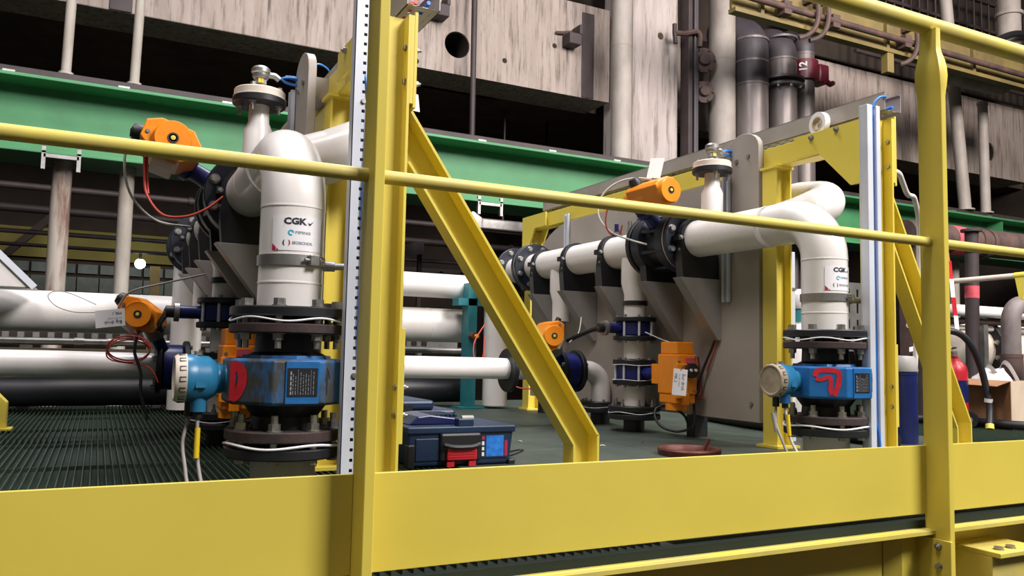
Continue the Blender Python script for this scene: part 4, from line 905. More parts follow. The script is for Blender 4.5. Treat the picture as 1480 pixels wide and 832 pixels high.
def upper_valve(k):
    X = SK[k]; y0 = 2.82; t = thing('actuated_valve', 'butterfly valve with tilted orange actuator on the header of the ' + WHICH[k], 'valve', (X, y0 + .15, .73))
    flange(t, (X, y0, HZ), (0, 1, 0), .142, .07, .026, 'navy', 8, .118, .0135, .012, flip=True)
    MB().ring((X, y0 + .026, HZ), (0, 1, 0), .137, .07, .008, 36).build('gasket', 'cream', t)
    MB().lathe((X, y0 + .034, HZ), (0, 1, 0), [(.128, 0), (.136, .01), (.136, .06), (.105, .075), (.105, .165), (.136, .18), (.136, .236), (.128, .246)], 36).build('body', 'navy', t)
    for p in ringpts((X, y0 + .03, HZ), (0, 1, 0), .122, 8, PI / 8): MB().cyl(p, p + V((0, .26, 0)), .009, n=10).build('stud', 'black', t)
    flange(t, (X, y0 + .28, HZ), (0, 1, 0), .142, .07, .026, 'black')
    c = V((X, y0 + .15, HZ)); e = V(((-.250, 0, .140), (-.190, 0, .187))[k]); d = e.normalized(); L = e.length
    MB().lathe(c + d * .10, d, [(.042, 0), (.034, .02), (.030, L - .20), (.046, L - .19), (.046, L - .17), (0, L - .17)], 20).build('valve_neck', 'navyblue', t)
    q = c + e
    if k == 0: actuator(t, q + V((0, -.10, 0)), (.955, 0, -.30), (.30, 0, .955), (0, 1, 0), .30, .056)
    else: actuator(t, q + V((0, -.10, 0)), (.45, 0, -.89), (-.89, 0, -.45), (0, 1, 0), .30, .052, 1)
    MB().bar(q - d * .075, q - d * .03, .08, .05).build('mount_yoke', 'navyblue', t, smooth=0)
    # instrument air and signal lines
    if k == 0:
        o = cable('air_hose', [q + V((.03, -.16, .055)), q + V((-.03, -.15, .062)), q + V((-.115, -.12, .01)), q + V((-.13, -.1, -.08)), q + V((-.10, -.06, -.17)), q + V((-.02, .0, -.23)), q + V((.09, .05, -.235))], .0042, 'whitecable'); tag(o, 'translucent white hose looping round the upper left orange actuator', 'hose')
        o = cable('red_cable', [q + V((-.075, -.14, -.04)), q + V((-.072, -.14, -.10)), q + V((-.062, -.15, -.17)), q + V((-.015, -.17, -.232)), q + V((.05, -.2, -.237)), q + V((.11, -.22, -.21)), q + V((.16, -.22, -.165))], .0042, 'redcable'); tag(o, 'red cable hanging in a bow below the upper left orange actuator', 'cable')
        o = cable('red_cable', [q + V((-.068, -.13, -.04)), q + V((-.064, -.13, -.10)), q + V((-.058, -.14, -.165))], .0042, 'redcable'); tag(o, 'short second red cable beside the bowed one at the upper left actuator', 'cable')
    else:
        o = cable('air_hose', [q + V((.05, -.13, .05)), q + V((.0, -.05, .085)), q + V((-.05, .05, .085)), q + V((-.10, .12, .03)), q + V((-.11, .14, -.06)), q + V((-.07, .10, -.14)), q + V((.0, .04, -.18)), q + V((.06, .0, -.20))], .0045, 'whitecable'); tag(o, 'white hose arching over the rear of the upper right orange actuator', 'hose')
        o = cable('red_cable', [q + V((-.04, .10, .02)), q + V((-.08, .10, -.02)), q + V((-.09, .11, -.10)), q + V((-.07, .10, -.15)), q + V((-.03, .09, -.15)), q + V((-.02, .08, -.11))], .0035, 'redcable'); tag(o, 'thin red cable looping below the upper right orange actuator', 'cable')
        tg = thing('blank_tag', 'blank white tag standing on the upper right orange actuator', 'tag', q + V((.012, -.09, .05)))
        n_ = V((-.6, -.8, .0)); u_ = V((.8, -.6, 0)); up = V((.16, -.1, .9)).normalized()
        MB().obox(q + V((.030, -.10, .125)), u_ * .030, up * .046, n_ * .0008).build('card', 'paper', tg, smooth=0)
        MB().tube([q + V((.012, -.09, .050)), q + V((.022, -.095, .085))], .0015, 5).build('tie', 'ink', tg)
        for j, (dy, m) in enumerate(((.30, 'navyblue'), (.18, 'zinc'), (.10, 'navyblue'), (.02, 'zinc'))):
            p = thing('instrument_cock', ('blue instrument cock, leftmost of the small row above the header', 'bright steel fitting, second of the small row above the header', 'blue instrument cock, third of the small row above the header', 'bright steel fitting nearest the valve in the small row above the header')[j], 'fitting', (X + .09, 3.24 + dy, .95), 'instrument fittings on the plate')
            MB().cyl((X + .092, 3.24 + dy, .955), (X + .092, 3.24 + dy, 1.045), .011, n=12).build('barrel', m, p)
            MB().hexp((X + .092, 3.24 + dy, .99), (0, 0, 1), .015, .014).build('nut', 'steel', p, smooth=0)
            MB().cyl((X + .092, 3.24 + dy, .925), (X + .092, 3.24 + dy, .957), .007, n=10).build('spigot', 'steel', p)
            MB().cyl((X + .092, 3.24 + dy, 1.01), (X + .121, 3.24 + dy, 1.01), .006, n=10).build('mount', 'steel', p)

def hand_valve(k):
    X = SK[k]; Y = 3.24; t = thing('hand_valve', 'dark blue wafer valve with black hand lever on the drop of the ' + WHICH[k], 'valve', (X, Y, .43))
    f = flange(t, (X, Y, .522), (0, 0, 1), .104, .05, .022, 'black', 8, .084, .008, .009)
    flange(t, (X, Y, .432), (0, 0, 1), .104, .05, .022, 'black', 8, .084, .008, .009, flip=True)
    for p in ringpts((X, Y, .453), (0, 0, 1), .092, 8, PI / 8): MB().cyl(p, p + V((0, 0, .07)), .006, n=8).build('stud', 'alu', t)
    MB().lathe((X, Y, .454), (0, 0, 1), [(.080, 0), (.086, .006), (.086, .062), (.080, .068)], 30).build('body', 'navyblue', t)
    MB().cyl((X - .07, Y, .488), (X - .165, Y, .488), .024, n=18).build('neck', 'navyblue', t)
    MB().cyl((X - .165, Y, .488), (X - .182, Y, .488), .036, n=18).build('notch_plate', 'zinc', t)
    MB().lathe((X - .18, Y, .488), (-1, 0, 0), [(.022, 0), (.022, .030), (.012, .034), (0, .034)], 16).build('lever_hub', 'black', t)
    MB().tube([(X - .205, Y, .488), (X - .206, Y + .06, .478), (X - .216, Y + .15, .455), (X - .22, Y + .26, .43)], [.014, .011, .011, .013], 10).build('lever', 'black', t)
    bolt((X - .206, Y - .004, .488), (-.3, -1, 0), t, .009, .006)

def drop_valve(k):
    X = SK[k]; Y = 3.24; t = thing('actuated_valve', 'lower blue valve with upright orange actuator on the drop of the ' + WHICH[k], 'valve', (X, Y, .21))
    flange(t, (X, Y, .318), (0, 0, 1), .104, .05, .022, 'black', 8, .084, .008, .009)
    flange(t, (X, Y, .222), (0, 0, 1), .104, .05, .022, 'black', 8, .084, .008, .009, flip=True)
    for p in ringpts((X, Y, .243), (0, 0, 1), .092, 8, PI / 8): MB().cyl(p, p + V((0, 0, .076)), .006, n=8).build('stud', 'alu', t)
    MB().lathe((X, Y, .243), (0, 0, 1), [(.080, 0), (.086, .006), (.086, .070), (.080, .076)], 30).build('body', 'navyblue', t)
    wavy(t, (X, Y, .316), .103, .002, 4, .0018); wavy(t, (X, Y, .245), .103, .002, 4, .0018)
    MB().cyl((X, Y - .08, .28), (X, Y - .20, .28), .026, n=18).build('neck', 'navyblue', t)
    MB().box(X - .045, X + .045, Y - .255, Y - .195, .235, .325).build('mount_block', 'orange', t, smooth=0, bevel=.003)
    b = MB(); y0, y1 = Y - .395, Y - .255
    hs = MB().box(X - .055, X + .055, y0, y1, .195, .37).build('actuator_housing', 'orange', t, smooth=0, bevel=.006)
    MB().box(X - .048, X + .048, y0 + .012, y1 - .012, .37, .425).build('upper_cover', 'orange', t, smooth=0, bevel=.005)
    MB().box(X - .052, X + .052, y0 + .008, y1 - .008, .155, .195).build('lower_cover', 'orange', t, smooth=0, bevel=.005)
    MB().cyl((X, (y0 + y1) / 2, .125), (X, (y0 + y1) / 2, .155), .052, n=24).build('drum_base', 'orange', t)
    MB().box(X - .062, X + .0, y0 - .008, y0 + .01, .18, .33).build('rib', 'orange', hs, smooth=0, bevel=.003)
    MB().box(X - .030, X + .004, y0 - .012, y0 + .008, .15, .20).build('rib', 'orange', hs, smooth=0, bevel=.003)
    MB().cyl((X + .01, y0 - .002, .300), (X + .01, y0 - .028, .300), .032, n=22).build('cable_entry', 'black', t)
    for dx in (-.004, .022): MB().cyl((X + dx, y0 - .028, .302), (X + dx, y0 - .034, .302), .007, n=10).build('gland', 'cream', t)
    MB().box(X - .012, X + .036, y0 - .008, y0 + .004, .332, .356).build('terminal_cover', 'pink', t, smooth=0)
    for (dx, dz) in ((-.045, .34), (.045, .36), (-.045, .21), (.045, .21)): bolt((X + dx, y0, dz), (0, -1, 0), hs, .005, .004)
    if k == 1:
        q = V((X, y0 - .02, .30))
        tg = thing('hand_written_tag', 'white hand-written tag hanging on the lower right orange actuator', 'tag', q + V((-.10, -.02, -.09)))
        up = V((.12, .04, 1)).normalized(); u_ = V((.86, -.5, -.12)); u_ = (u_ - up * u_.dot(up)).normalized(); nn = u_.cross(up) * 1
        c = q + V((-.085, -.035, -.048))
        MB().obox(c, u_ * .030, up * .056, nn * .0007).build('card', 'paper', tg, smooth=0)
        n2 = nn if nn.dot(-V((X, y0, 0))) > 0 else -nn
        for s, sx, m, sz in (('Eur druk', .014, 'ink', .020), ('ne aan voed', -.002, 'greyink', .011), ('MK.2', -.019, 'ink', .018)):
            text_on('writing', s, sz, c + u_ * sx + up * .036 + n2 * .0012, -up, u_, m, tg)
        MB().tube([c + up * .05, c + up * .062 + V((.01, 0, 0)), c + up * .07 + V((.03, .01, .0))], .003, 6).build('tie', 'ink', tg)
        o = cable('red_cable', [(X + .03, y0 - .01, .35), (X + .075, y0 + .02, .36), (X + .10, y0 + .04, .30), (X + .10, y0 + .03, .22), (X + .085, y0 + .02, .19), (X + .12, y0 + .03, .175), (X + .135, y0 + .05, .23), (X + .12, y0 + .05, .275), (X + .095, y0 + .04, .25)], .0035, 'redcable'); tag(o, 'pink-red cable curled beside the tagged lower actuator', 'cable')
        o = cable('black_cable', [(X + .118, 2.78, .575), (X + .112, 2.79, .45), (X + .09, 2.85, .30), (X + .07, 2.88, .17), (X + .06, 2.87, .10), (X + .03, 2.85, .055), (X - .03, 2.87, .035), (X - .075, 2.92, .05), (X - .085, 2.96, .09), (X - .06, 2.98, .13), (X + .0, 2.96, .135), (X + .05, 2.93, .10), (X + .05, 2.9, .06)], .006, 'blackcable'); tag(o, 'black cable running down and looping on the deck under the tagged actuator', 'cable')
        o = cable('red_cable', [(X + .113, 2.77, .60), (X + .113, 2.77, .50), (X + .106, 2.80, .38), (X + .10, 2.84, .30)], .003, 'redcable'); tag(o, 'straight red cable beside the black one on the grey plate', 'cable')
        o = cable('white_cable', [(X - .04, 3.1, .47), (X + .0, 3.0, .43), (X + .05, 2.95, .415)], .0025, 'whitecable'); tag(o, 'thin white cable dropping behind the tagged orange actuator', 'cable')
    else:
        o = cable('white_cable', [(X - .02, 2.88, .42), (X - .04, 2.9, .35), (X - .07, 2.9, .27)], .003, 'whitecable'); tag(o, 'pale cable across the orange actuator behind the weathered meter', 'cable')

def low_valve(k):
    X = SK[k]; Y = 3.62; Z = .275; t = thing('actuated_valve', 'small low cross-pipe valve with orange actuator on the ' + WHICH[k], 'valve', (X - .17, Y, Z - .11))
    flange(t, (X - .110, Y, Z), (1, 0, 0), .108, .05, .022, 'black', 8, .088, .009, .009)
    flange(t, (X - .215, Y, Z), (1, 0, 0), .108, .05, .022, 'black', 8, .088, .009, .009, flip=True)
    MB().lathe((X - .193, Y, Z), (1, 0, 0), [(.086, 0), (.092, .006), (.092, .076), (.086, .082)], 28).build('body', 'navyblue', t)
    c = V((X - .152, Y, Z)); e = V(((-.118, -.12, .205), (-.190, -.12, .172))[k]); d = e.normalized()
    MB().cyl(c + d * .07, c + d * .17, .026, n=16).build('neck', 'navyblue', t)
    MB().cyl(c + d * .16, c + e * .98, .040, n=18).build('neck_plate', 'zinc', t)
    if k == 0:
        actuator(t, c + e, (.8, 0, -.6), (.6, 0, .8), (.30, 1, 0), .19, .050)
        cc = c + e
        tg = thing('hand_written_tag', 'white hand-written tag hanging left of the low left orange actuator', 'tag', cc + V((-.15, -.1, -.04)))
        u_ = V((1, -.15, .14)).normalized(); up = V((-.10, .0, 1)).normalized(); nn = u_.cross(up)
        p = cc + V((-.120, -.13, -.020)); MB().obox(p, u_ * .050, up * .032, nn * .0007).build('card', 'paper', tg, smooth=0)
        for s, sz, dy, m in (('Big druk', .018, -.016, 'ink'), ('ne aan voed', .010, -.002, 'greyink'), ('MK.1', .016, .017, 'ink')):
            text_on('writing', s, sz, p + u_ * .040 + up * dy - V((0, .0014, 0)) , -u_, -up, m, tg)
        o = cable('air_hose', [cc + V((.20, -.2, .16)), cc + V((.06, -.15, .12)), cc + V((-.06, -.1, .08)), cc + V((-.10, -.08, .0)), cc + V((-.10, -.08, -.03))], .0038, 'greycable'); tag(o, 'grey hose arching down to the low left orange actuator', 'hose')
        o = cable('wire_loop', [cc + V((-.17, -.10, .03)), cc + V((-.26, -.06, .07)), cc + V((-.31, -.04, .075)), cc + V((-.33, -.04, .055)), cc + V((-.30, -.05, .02)), cc + V((-.24, -.08, -.0)), cc + V((-.17, -.10, .0))], .0016, 'greycable'); tag(o, 'thin wire loop holding the tag at the low left actuator', 'wire')
        pts = [cc + V((-.04, -.08, -.06))]
        for i in range(22):
            a = i * PI / 4; pts.append(cc + V((-.05 + .075 * math.cos(a), -.09 + .004 * i, -.125 + .045 * math.sin(a) - .001 * i)))
        pts += [cc + V((.02, -.05, -.20)), cc + V((.06, -.05, -.26))]
        o = cable('red_cable', pts, .003, 'redcable', seg=4); tag(o, 'coiled dark red cable below the low left orange actuator', 'cable')
        o = cable('black_cable', [cc + V((-.02, -.08, -.06)), cc + V((-.03, -.08, -.14)), cc + V((-.005, -.08, -.22)), cc + V((.0, -.08, -.30)), cc + V((.03, -.08, -.40))], .006, 'blackcable'); tag(o, 'black cable hanging straight down from the low left actuator', 'cable')
    else:
        actuator(t, c + e, (.5, 0, .85), (-.85, 0, .5), (0.15, 1, 0), .22, .050)
        cc = c + e
        o = cable('white_cable', [cc + V((.10, -.05, -.03)), cc + V((.16, -.04, .02)), cc + V((.20, .0, .10))], .0028, 'whitecable'); tag(o, 'thin white cable rising right of the low right orange actuator', 'cable')

for k in (0, 1):
    portal_frame(k); mounting_plate(k); cable_tray(k); channel(k); manifold(k); flow_meter(k); sensor(k)
    for i, yy in enumerate((2.79, 3.05, 3.42, 3.79, 4.13)): bracket(k, yy, i)
    upper_valve(k); hand_valve(k); drop_valve(k); low_valve(k)
# ================================================================== pipes crossing behind the skids
def hpipe(name, x0, x1, y_, z_, r, m, label, rings=(), fl=(), cat='pipe', legs=()):
    t = thing(name, label, cat, ((x0 + x1) / 2, y_, z_ - r))
    MB().tube([(x0 + (x1 - x0) * i / 6, y_, z_) for i in range(7)], r, 28).build('run', m, t)
    for xx in rings: MB().lathe((xx, y_, z_), (1, 0, 0), [(r * .98, 0), (r * 1.015, .003), (r * 1.015, .008), (r * .98, .011)], 28).build('weld_bead', m, t)
    for xx in fl: flange(t, (xx, y_, z_), (1, 0, 0), r * 1.5, r * .9, .03, 'black', 8, r * 1.27, .012, .012)
    for xx in legs: MB().box(xx - .03, xx + .03, y_ - .03, y_ + .03, .0, z_ - r * .97).build('stand', 'zinc', t, smooth=0)
    return t
hpipe('main_pipe', -3.0, 2.16, 4.98, .530, .110, 'pe_old', 'thickest white pipe crossing behind both skids at mid height', (-.9, .2, 1.9), (1.52,), legs=(-1.5, .9))
hpipe('main_pipe', .62, 2.20, 4.90, .782, .078, 'pe', 'upper white pipe between the skids, thinner than the one below', (1.2,), legs=(1.0,))
hpipe('main_pipe', -3.0, 2.16, 4.98, .112, .082, 'black', 'black wrapped pipe lying lowest behind both skids', (-.6, .4), (1.58,), legs=(-.8, 1.9))
t = hpipe('conduit_pipe', -3.0, .9, 5.22, .372, .020, 'zinc', 'thin galvanised pipe just below the thickest white pipe', legs=(-.35, .5))
for xx in (-1.0, -.12, .05): MB().ring((xx, 5.22, .372), (1, 0, 0), .025, .018, .05, 16).build('coupling', 'zinc', t)
t = hpipe('conduit_pipe', 1.3, 2.3, 5.22, .365, .020, 'zinc', 'thin galvanised pipe between the skids below the thick pipe', legs=(1.8,))
t = thing('cable_shelf', 'narrow beige shelf strip along the thin galvanised pipe', 'shelf', (-.5, 5.18, .30))
MB().box(-3, .9, 5.14, 5.19, .300, .335).build('strip', 'cardpale', t, smooth=0)
for xx in (-1.5, .3): MB().box(xx, xx + .04, 5.15, 5.19, .0, .30).build('leg', 'zinc', t, smooth=0)
t = thing('slot_strip', 'dark slotted cable strip between the pipes at far left', 'cable tray', (-.5, 5.4, .36))
MB().box(-3, 2.3, 5.40, 5.42, .385, .44).build('face', 'zinc', t, smooth=0)
for i in range(60): MB().box(-2.4 + i * .075, -2.36 + i * .075, 5.397, 5.40, .395, .43).build('slot', 'dark', t, smooth=0)
for xx in (-1.2, .6, 2.0): MB().box(xx, xx + .03, 5.4, 5.42, 0, .385).build('leg', 'zinc', t, smooth=0)
hd = thing('sloping_duct', 'white sloping duct end above the thick pipe at the left edge', 'duct', (-.55, 4.72, .63))
MB().prism([(-1.4, 4.60, .628), (-.285, 4.60, .628), (-.50, 4.60, .845), (-.70, 4.60, 1.04), (-1.4, 4.60, 1.04)], (0, .22, 0)).build('hood', 'pe_old', hd, smooth=0, bevel=.006)
MB().bar((-.29, 4.595, .632), (-.70, 4.595, 1.042), .016, .03).build('lip', 'alu', hd, smooth=0)
t = thing('teal_stand', 'teal steel stand at the end of the thick white pipe', 'pipe stand', (2.1, 4.78, 0))
MB().box(2.09, 2.15, 4.74, 4.84, 0, .80).build('upright', 'teal', t, smooth=0)
MB().box(2.02, 2.20, 4.74, 4.84, .655, .70).build('arm', 'teal', t, smooth=0)
MB().box(2.04, 2.20, 4.70, 4.87, .003, .014).build('foot', 'teal', t, smooth=0)
o = cable('red_cable', [(2.0, 4.3, .52), (1.93, 4.28, .42), (1.92, 4.26, .33), (1.95, 4.25, .28), (1.98, 4.26, .36), (1.99, 4.27, .45), (1.97, 4.2, .30), (2.05, 4.0, .18), (2.12, 3.9, .17)], .004, 'redcable'); tag(o, 'red cable looping in front of the teal stand', 'cable')
t = thing('brass_instrument', 'small brass and red instrument on the teal stand', 'instrument', (2.1, 4.4, .40))
MB().cyl((2.115, 4.74, .46), (2.115, 4.67, .46), .025, n=14).build('body', 'copper', t)
MB().cyl((2.115, 4.67, .46), (2.115, 4.65, .46), .012, n=10).build('nozzle', 'yellowtag', t)
ft = thing('yellow_stub', 'yellow brace stub at the left edge of the picture', 'steel bracket', (-.40, 4.0, 0))
MB().prism([(-.55, 3.97, .0), (-.322, 3.97, .0), (-.322, 3.97, .115), (-.40, 3.97, .20), (-.55, 3.97, .20)], (0, .07, 0)).build('web', 'yellow', ft, smooth=0, bevel=.003)
MB().box(-.58, -.30, 3.95, 4.06, .0, .008).build('base', 'yellow', ft, smooth=0)

# ================================================================== things on the deck
tb = thing('tool_box', 'dark blue plastic tool box with red latch on the deck', 'tool box', (1.09, 2.65, 0))
bx0, bx1, by0, by1 = .905, 1.268, 2.50, 2.78
MB().prism([(bx0 + .012, by0, .006), (bx1 - .012, by0, .006), (bx1, by0, .10), (bx1, by0, .118), (bx0, by0, .118), (bx0, by0, .10)], (0, by1 - by0, 0)).build('body', 'boxblue', tb, smooth=0, bevel=.006)
MB().box(bx0 - .004, bx1 + .006, by0 - .007, by1 + .004, .106, .128).build('rim', 'boxblue', tb, smooth=0, bevel=.004)
MB().box(bx0 + .025, bx0 + .105, by0 - .003, by0 + .002, .022, .092).build('front_panel', 'boxblue', tb, smooth=0, bevel=.003)
hd = MB().box(1.008, 1.150, by0 - .014, by0 + .004, .018, .108).build('handle_surround', 'black', tb, smooth=0, bevel=.008)
MB().tube(spline([(1.018, by0 - .022, .072), (1.05, by0 - .030, .066), (1.11, by0 - .030, .066), (1.14, by0 - .022, .072)], 5), .007, 8).build('handle', 'black', hd)
lt = MB().box(1.028, 1.130, by0 - .024, by0 - .013, .024, .060).build('latch', 'red', tb, smooth=0, bevel=.004)
for zz in (.034, .042, .050): MB().box(1.034, 1.124, by0 - .0255, by0 - .0235, zz, zz + .003).build('rib', 'red', lt, smooth=0)
for xx in (1.030, 1.104): MB().box(xx, xx + .024, by0 - .020, by0 - .010, .004, .020).build('latch_foot', 'red', lt, smooth=0)
pc = MB().box(1.152, 1.248, by0 - .004, by0 + .001, .026, .098).build('picture_label', 'boxblue', tb, smooth=0)
MB().box(1.170, 1.232, by0 - .0045, by0 - .004, .030, .096).build('picture', 'screenblue', pc, smooth=0)
MB().box(1.236, 1.246, by0 - .0045, by0 - .004, .030, .080).build('print', 'crimson', pc, smooth=0)
for (z0, z1, m_) in ((.084, .094, 'redpaint'), (.066, .078, 'inkwhite'), (.050, .060, 'inkwhite'), (.032, .044, 'inkwhite')): MB().box(1.155, 1.163, by0 - .0045, by0 - .004, z0, z1).build('print', m_, pc, smooth=0)
for xx in (bx0 - .004, bx1 - .020): MB().box(xx, xx + .026, by0 - .009, by0 + .02, .0, .075 if xx < 1 else .02).build('corner', 'black', tb, smooth=0, bevel=.005)
MB().box(1.07, 1.125, by0 - .006, by0 + .03, .112, .152).build('centre_clip', 'boxblue', tb, smooth=0, bevel=.004)
MB().cyl((1.085, by0 + .005, .152), (1.125, by0 + .005, .152), .009, n=12).build('hinge_pin', 'cangrey', tb)
dr = thing('tool_tray', 'blue-grey ridged insert tray lying open on the tool box', 'tray', (1.0, 2.68, .128))
MB().prism([(.93, 2.56, .129), (1.14, 2.56, .129), (1.12, 2.56, .145), (1.0, 2.56, .160), (.96, 2.56, .155)], (0, .18, 0)).build('shell', 'canblue', dr, smooth=0, bevel=.005)
for i in range(6): MB().box(1.02 + i * .014, 1.027 + i * .014, 2.57, 2.72, .150, .159).build('rib', 'boxblue', dr, smooth=0)
for o_ in (tb, dr): o_.location += V((-.040, -.10, 0))
b2 = thing('tool_box', 'second blue tool box standing behind the one with red latch', 'tool box', (1.06, 3.02, 0))
MB().box(.92, 1.22, 2.86, 3.16, .0, .145).build('body', 'boxblue', b2, smooth=0, bevel=.01)
MB().box(.915, 1.13, 2.855, 3.165, .145, .180).build('lid', 'boxblue', b2, smooth=0, bevel=.01)
MB().box(1.0, 1.04, 2.845, 2.86, .10, .165).build('latch', 'black', b2, smooth=0)
o = cable('black_wire', [(1.24, 2.50, .02), (1.30, 2.60, .012), (1.40, 2.70, .006), (1.42, 2.69, .006), (1.34, 2.60, .006), (1.25, 2.52, .006)], .003, 'blackcable'); tag(o, 'thin black wire end beside the tool box on the deck', 'wire')
ring = thing('copper_dish', 'shallow reddish brown dish lying on the deck behind the toe board', 'dish', (1.955, 2.40, .003))
MB().lathe((1.955, 2.40, .003), (0, 0, 1), [(0, .002), (.088, .002), (.094, .020), (.100, .026), (.112, .026), (.116, .020), (.112, 0), (0, 0)], 36).build('dish', 'copper', ring)
MB().obox((2.035, 2.40, .035), (.014, 0, .022), (0, .004, 0), (-.006, 0, .004)).build('scraper', 'copper', ring, smooth=0)
for i in range(6): MB().tube([(1.90 + i * .02, 2.35 + .03 * (i % 2), .012), (1.93 + i * .018, 2.40, .016)], .004, 6).build('scrap', 'copper', ring)
rnd = random.Random(3)
for i, (xx, yy, lb) in enumerate(((1.55, 2.95, 'white wire scrap on the deck, closest to the tool box'), (1.62, 3.55, 'copper wire scrap on the deck, farthest from the toe board'), (1.86, 3.05, 'grey wire scrap on the deck left of the base flanges'), (1.80, 2.72, 'white wire scrap on the deck behind the reddish dish'), (2.02, 2.78, 'copper wire scrap on the deck under the tagged actuator'))):
    L = rnd.uniform(.02, .035); a = rnd.uniform(0, PI)
    o = MB().tube([(xx, yy, .006), (xx + L * math.cos(a) * .5, yy + L * math.sin(a) * .5, .008), (xx + L * math.cos(a), yy + L * math.sin(a), .006)], .002, 5).build('wire_scrap', ('whitecable', 'copper', 'greycable')[i % 3])
    tag(o, lb, 'wire scrap', 'wire scraps on the deck')
t = thing('foam_tube', 'black tube lying on the deck behind the grey plate of the right skid', 'tube', (2.98, 3.1, 0))
MB().tube([(3.09, 3.70, .034), (2.98, 3.2, .034), (2.93, 2.7, .034), (2.95, 2.3, .034)], .030, 14).build('tube', 'blackcable', t)
MB().ring((3.09, 3.70, .034), (.15, .9, 0), .031, .015, .004, 14).build('rim', 'black', t)
# white tape roll on the right beam, tag behind the left column, hose loop
t = thing('tape_roll', 'roll of white tape leaning on the beam of the right skid', 'tape roll', (2.45, 2.235, 1.236))
MB().ring((2.440, 2.235, 1.272), (1, -.10, .0), .045, .027, .024, 28).build('roll', 'paper', t)
MB().ring((2.438, 2.235, 1.272), (1, -.10, .0), .0275, .023, .026, 28).build('core', 'cardpale', t)
t = thing('blank_tag', 'blank white tag behind the top of the left yellow brace', 'tag', (.745, 2.07, 1.03))
MB().obox((.735, 2.085, 1.045), (.021, .004, 0), (0, .0008, 0), (-.003, 0, .024)).build('card', 'paper', t, smooth=0)
MB().tube([(.72, 2.08, 1.068), (.70, 2.06, 1.09)], .0015, 5).build('tie', 'ink', t)
o = cable('white_hose', [(3.02, 2.4, .98), (3.05, 2.4, 1.06), (3.045, 2.4, 1.15), (3.075, 2.4, 1.19), (3.12, 2.4, 1.185), (3.17, 2.42, 1.155), (3.24, 2.45, 1.115), (3.36, 2.5, 1.10), (3.45, 2.55, .9), (3.46, 2.6, .2), (3.46, 2.6, .01)], .012, 'whitecable'); tag(o, 'white hose looping up right of the right yellow column', 'hose')
# parts of a further skid seen through the portal
t = thing('slotted_upright', 'white upright strip right of the inner column of the right skid', 'cable channel', (2.70, 2.63, 0))
MB().box(2.682, 2.724, 2.625, 2.66, .004, .83).build('strip', 'alu', t, smooth=0, bevel=.002)
for zz in (.28, .66): MB().box(2.678, 2.728, 2.622, 2.625, zz, zz + .012).build('clip', 'zinc', t, smooth=0)
t = thing('slotted_screen', 'grey slotted screen behind the right flow meter pipe', 'screen', (3.08, 2.62, .40))
b = MB()
for i in range(4): b.box(3.0 + i * .058, 3.0 + i * .058 + .044, 2.62, 2.624, .40, .70)
for zz in (.40, .475, .545, .62, .685): b.box(3.0, 3.22, 2.6202, 2.6238, zz, zz + .03)
b.build('sheet', 'zinc', t, smooth=0)
MB().box(3.02, 3.05, 2.625, 2.65, .0, .69).build('post', 'zinc', t, smooth=0)
t = thing('white_vessel', 'white rounded vessel with teal band seen beside the right inner column', 'vessel', (3.40, 3.25, 0))
MB().lathe((3.40, 3.25, .02), (0, 0, 1), [(0, 0), (.10, 0), (.10, .46), (.085, .50), (.05, .525), (.05, .56), (0, .56)], 28).build('body', 'pe', t)
MB().cyl((3.40, 3.25, .56), (3.40, 3.25, .63), .055, n=24).build('band', 'teal', t)
MB().lathe((3.40, 3.25, .63), (0, 0, 1), [(.06, 0), (.075, .03), (.07, .08), (.04, .105), (0, .11)], 24).build('cap', 'pe', t)

# ================================================================== right-hand clutter
t = thing('blue_canister', 'dark blue canister with grey taped top between brace and right post', 'canister', (3.16, 2.45, 0))
MB().cyl((3.165, 2.45, .003), (3.165, 2.45, .315), .072, n=28).build('body', 'canblue', t)
MB().lathe((3.165, 2.45, .315), (0, 0, 1), [(.074, 0), (.076, .004), (.070, .05), (.060, .068), (0, .07)], 28).build('taped_top', 'cangrey', t)
MB().ring((3.165, 2.45, .30), (0, 0, 1), .0735, .07, .01, 28).build('rim', 'canblue', t)
t = thing('fire_extinguisher', 'red fire extinguisher standing behind the right railing post', 'fire extinguisher', (4.22, 2.95, 0))
MB().lathe((4.265, 2.95, .003), (0, 0, 1), [(0, 0), (.062, 0), (.066, .01), (.066, .30), (.060, .335), (.036, .365), (.020, .375), (.020, .39), (0, .39)], 28).build('cylinder', 'red', t)
MB().lathe((4.265, 2.95, .14), (0, 0, 1), [(.0665, 0), (.0665, .12)], 28).build('label', 'canblue', t)
MB().cyl((4.265, 2.95, .39), (4.265, 2.95, .42), .016, n=14).build('valve', 'steel', t)
MB().bar((4.16, 2.93, .425), (4.30, 2.97, .44), .02, .008).build('lever', 'black', t, smooth=0)
MB().cyl((4.20, 2.935, .425), (4.21, 2.938, .445), .010, n=10).build('safety_pin', 'yellowtag', t)
o = cable('black_hose', [(3.95, 2.95, .44), (4.05, 2.90, .515), (4.15, 2.86, .522), (4.23, 2.84, .47), (4.30, 2.83, .36), (4.335, 2.82, .24), (4.338, 2.80, .12), (4.30, 2.78, .025)], .018, 'blackcable', n=10)
tag(o, 'thick black hose arching down to the deck right of the right post', 'hose')
MB().tube([(4.303, 2.781, .03), (4.295, 2.775, .005)], .021, 10).build('ferrule', 'yellow', o)
MB().ring((4.337, 2.805, .165), (0, .1, -1), .0205, .017, .02, 12).build('tape_band', 'whitecable', o)
bxc = thing('cardboard_box', 'brown cardboard box holding a white plastic bag at the right edge', 'box', (4.62, 2.98, 0))
A = V((4.40, 2.72, 0)); e1 = V((.17, .38, 0)); e2 = V((.46, .165, 0)); h_ = V((0, 0, .262)); th = .004
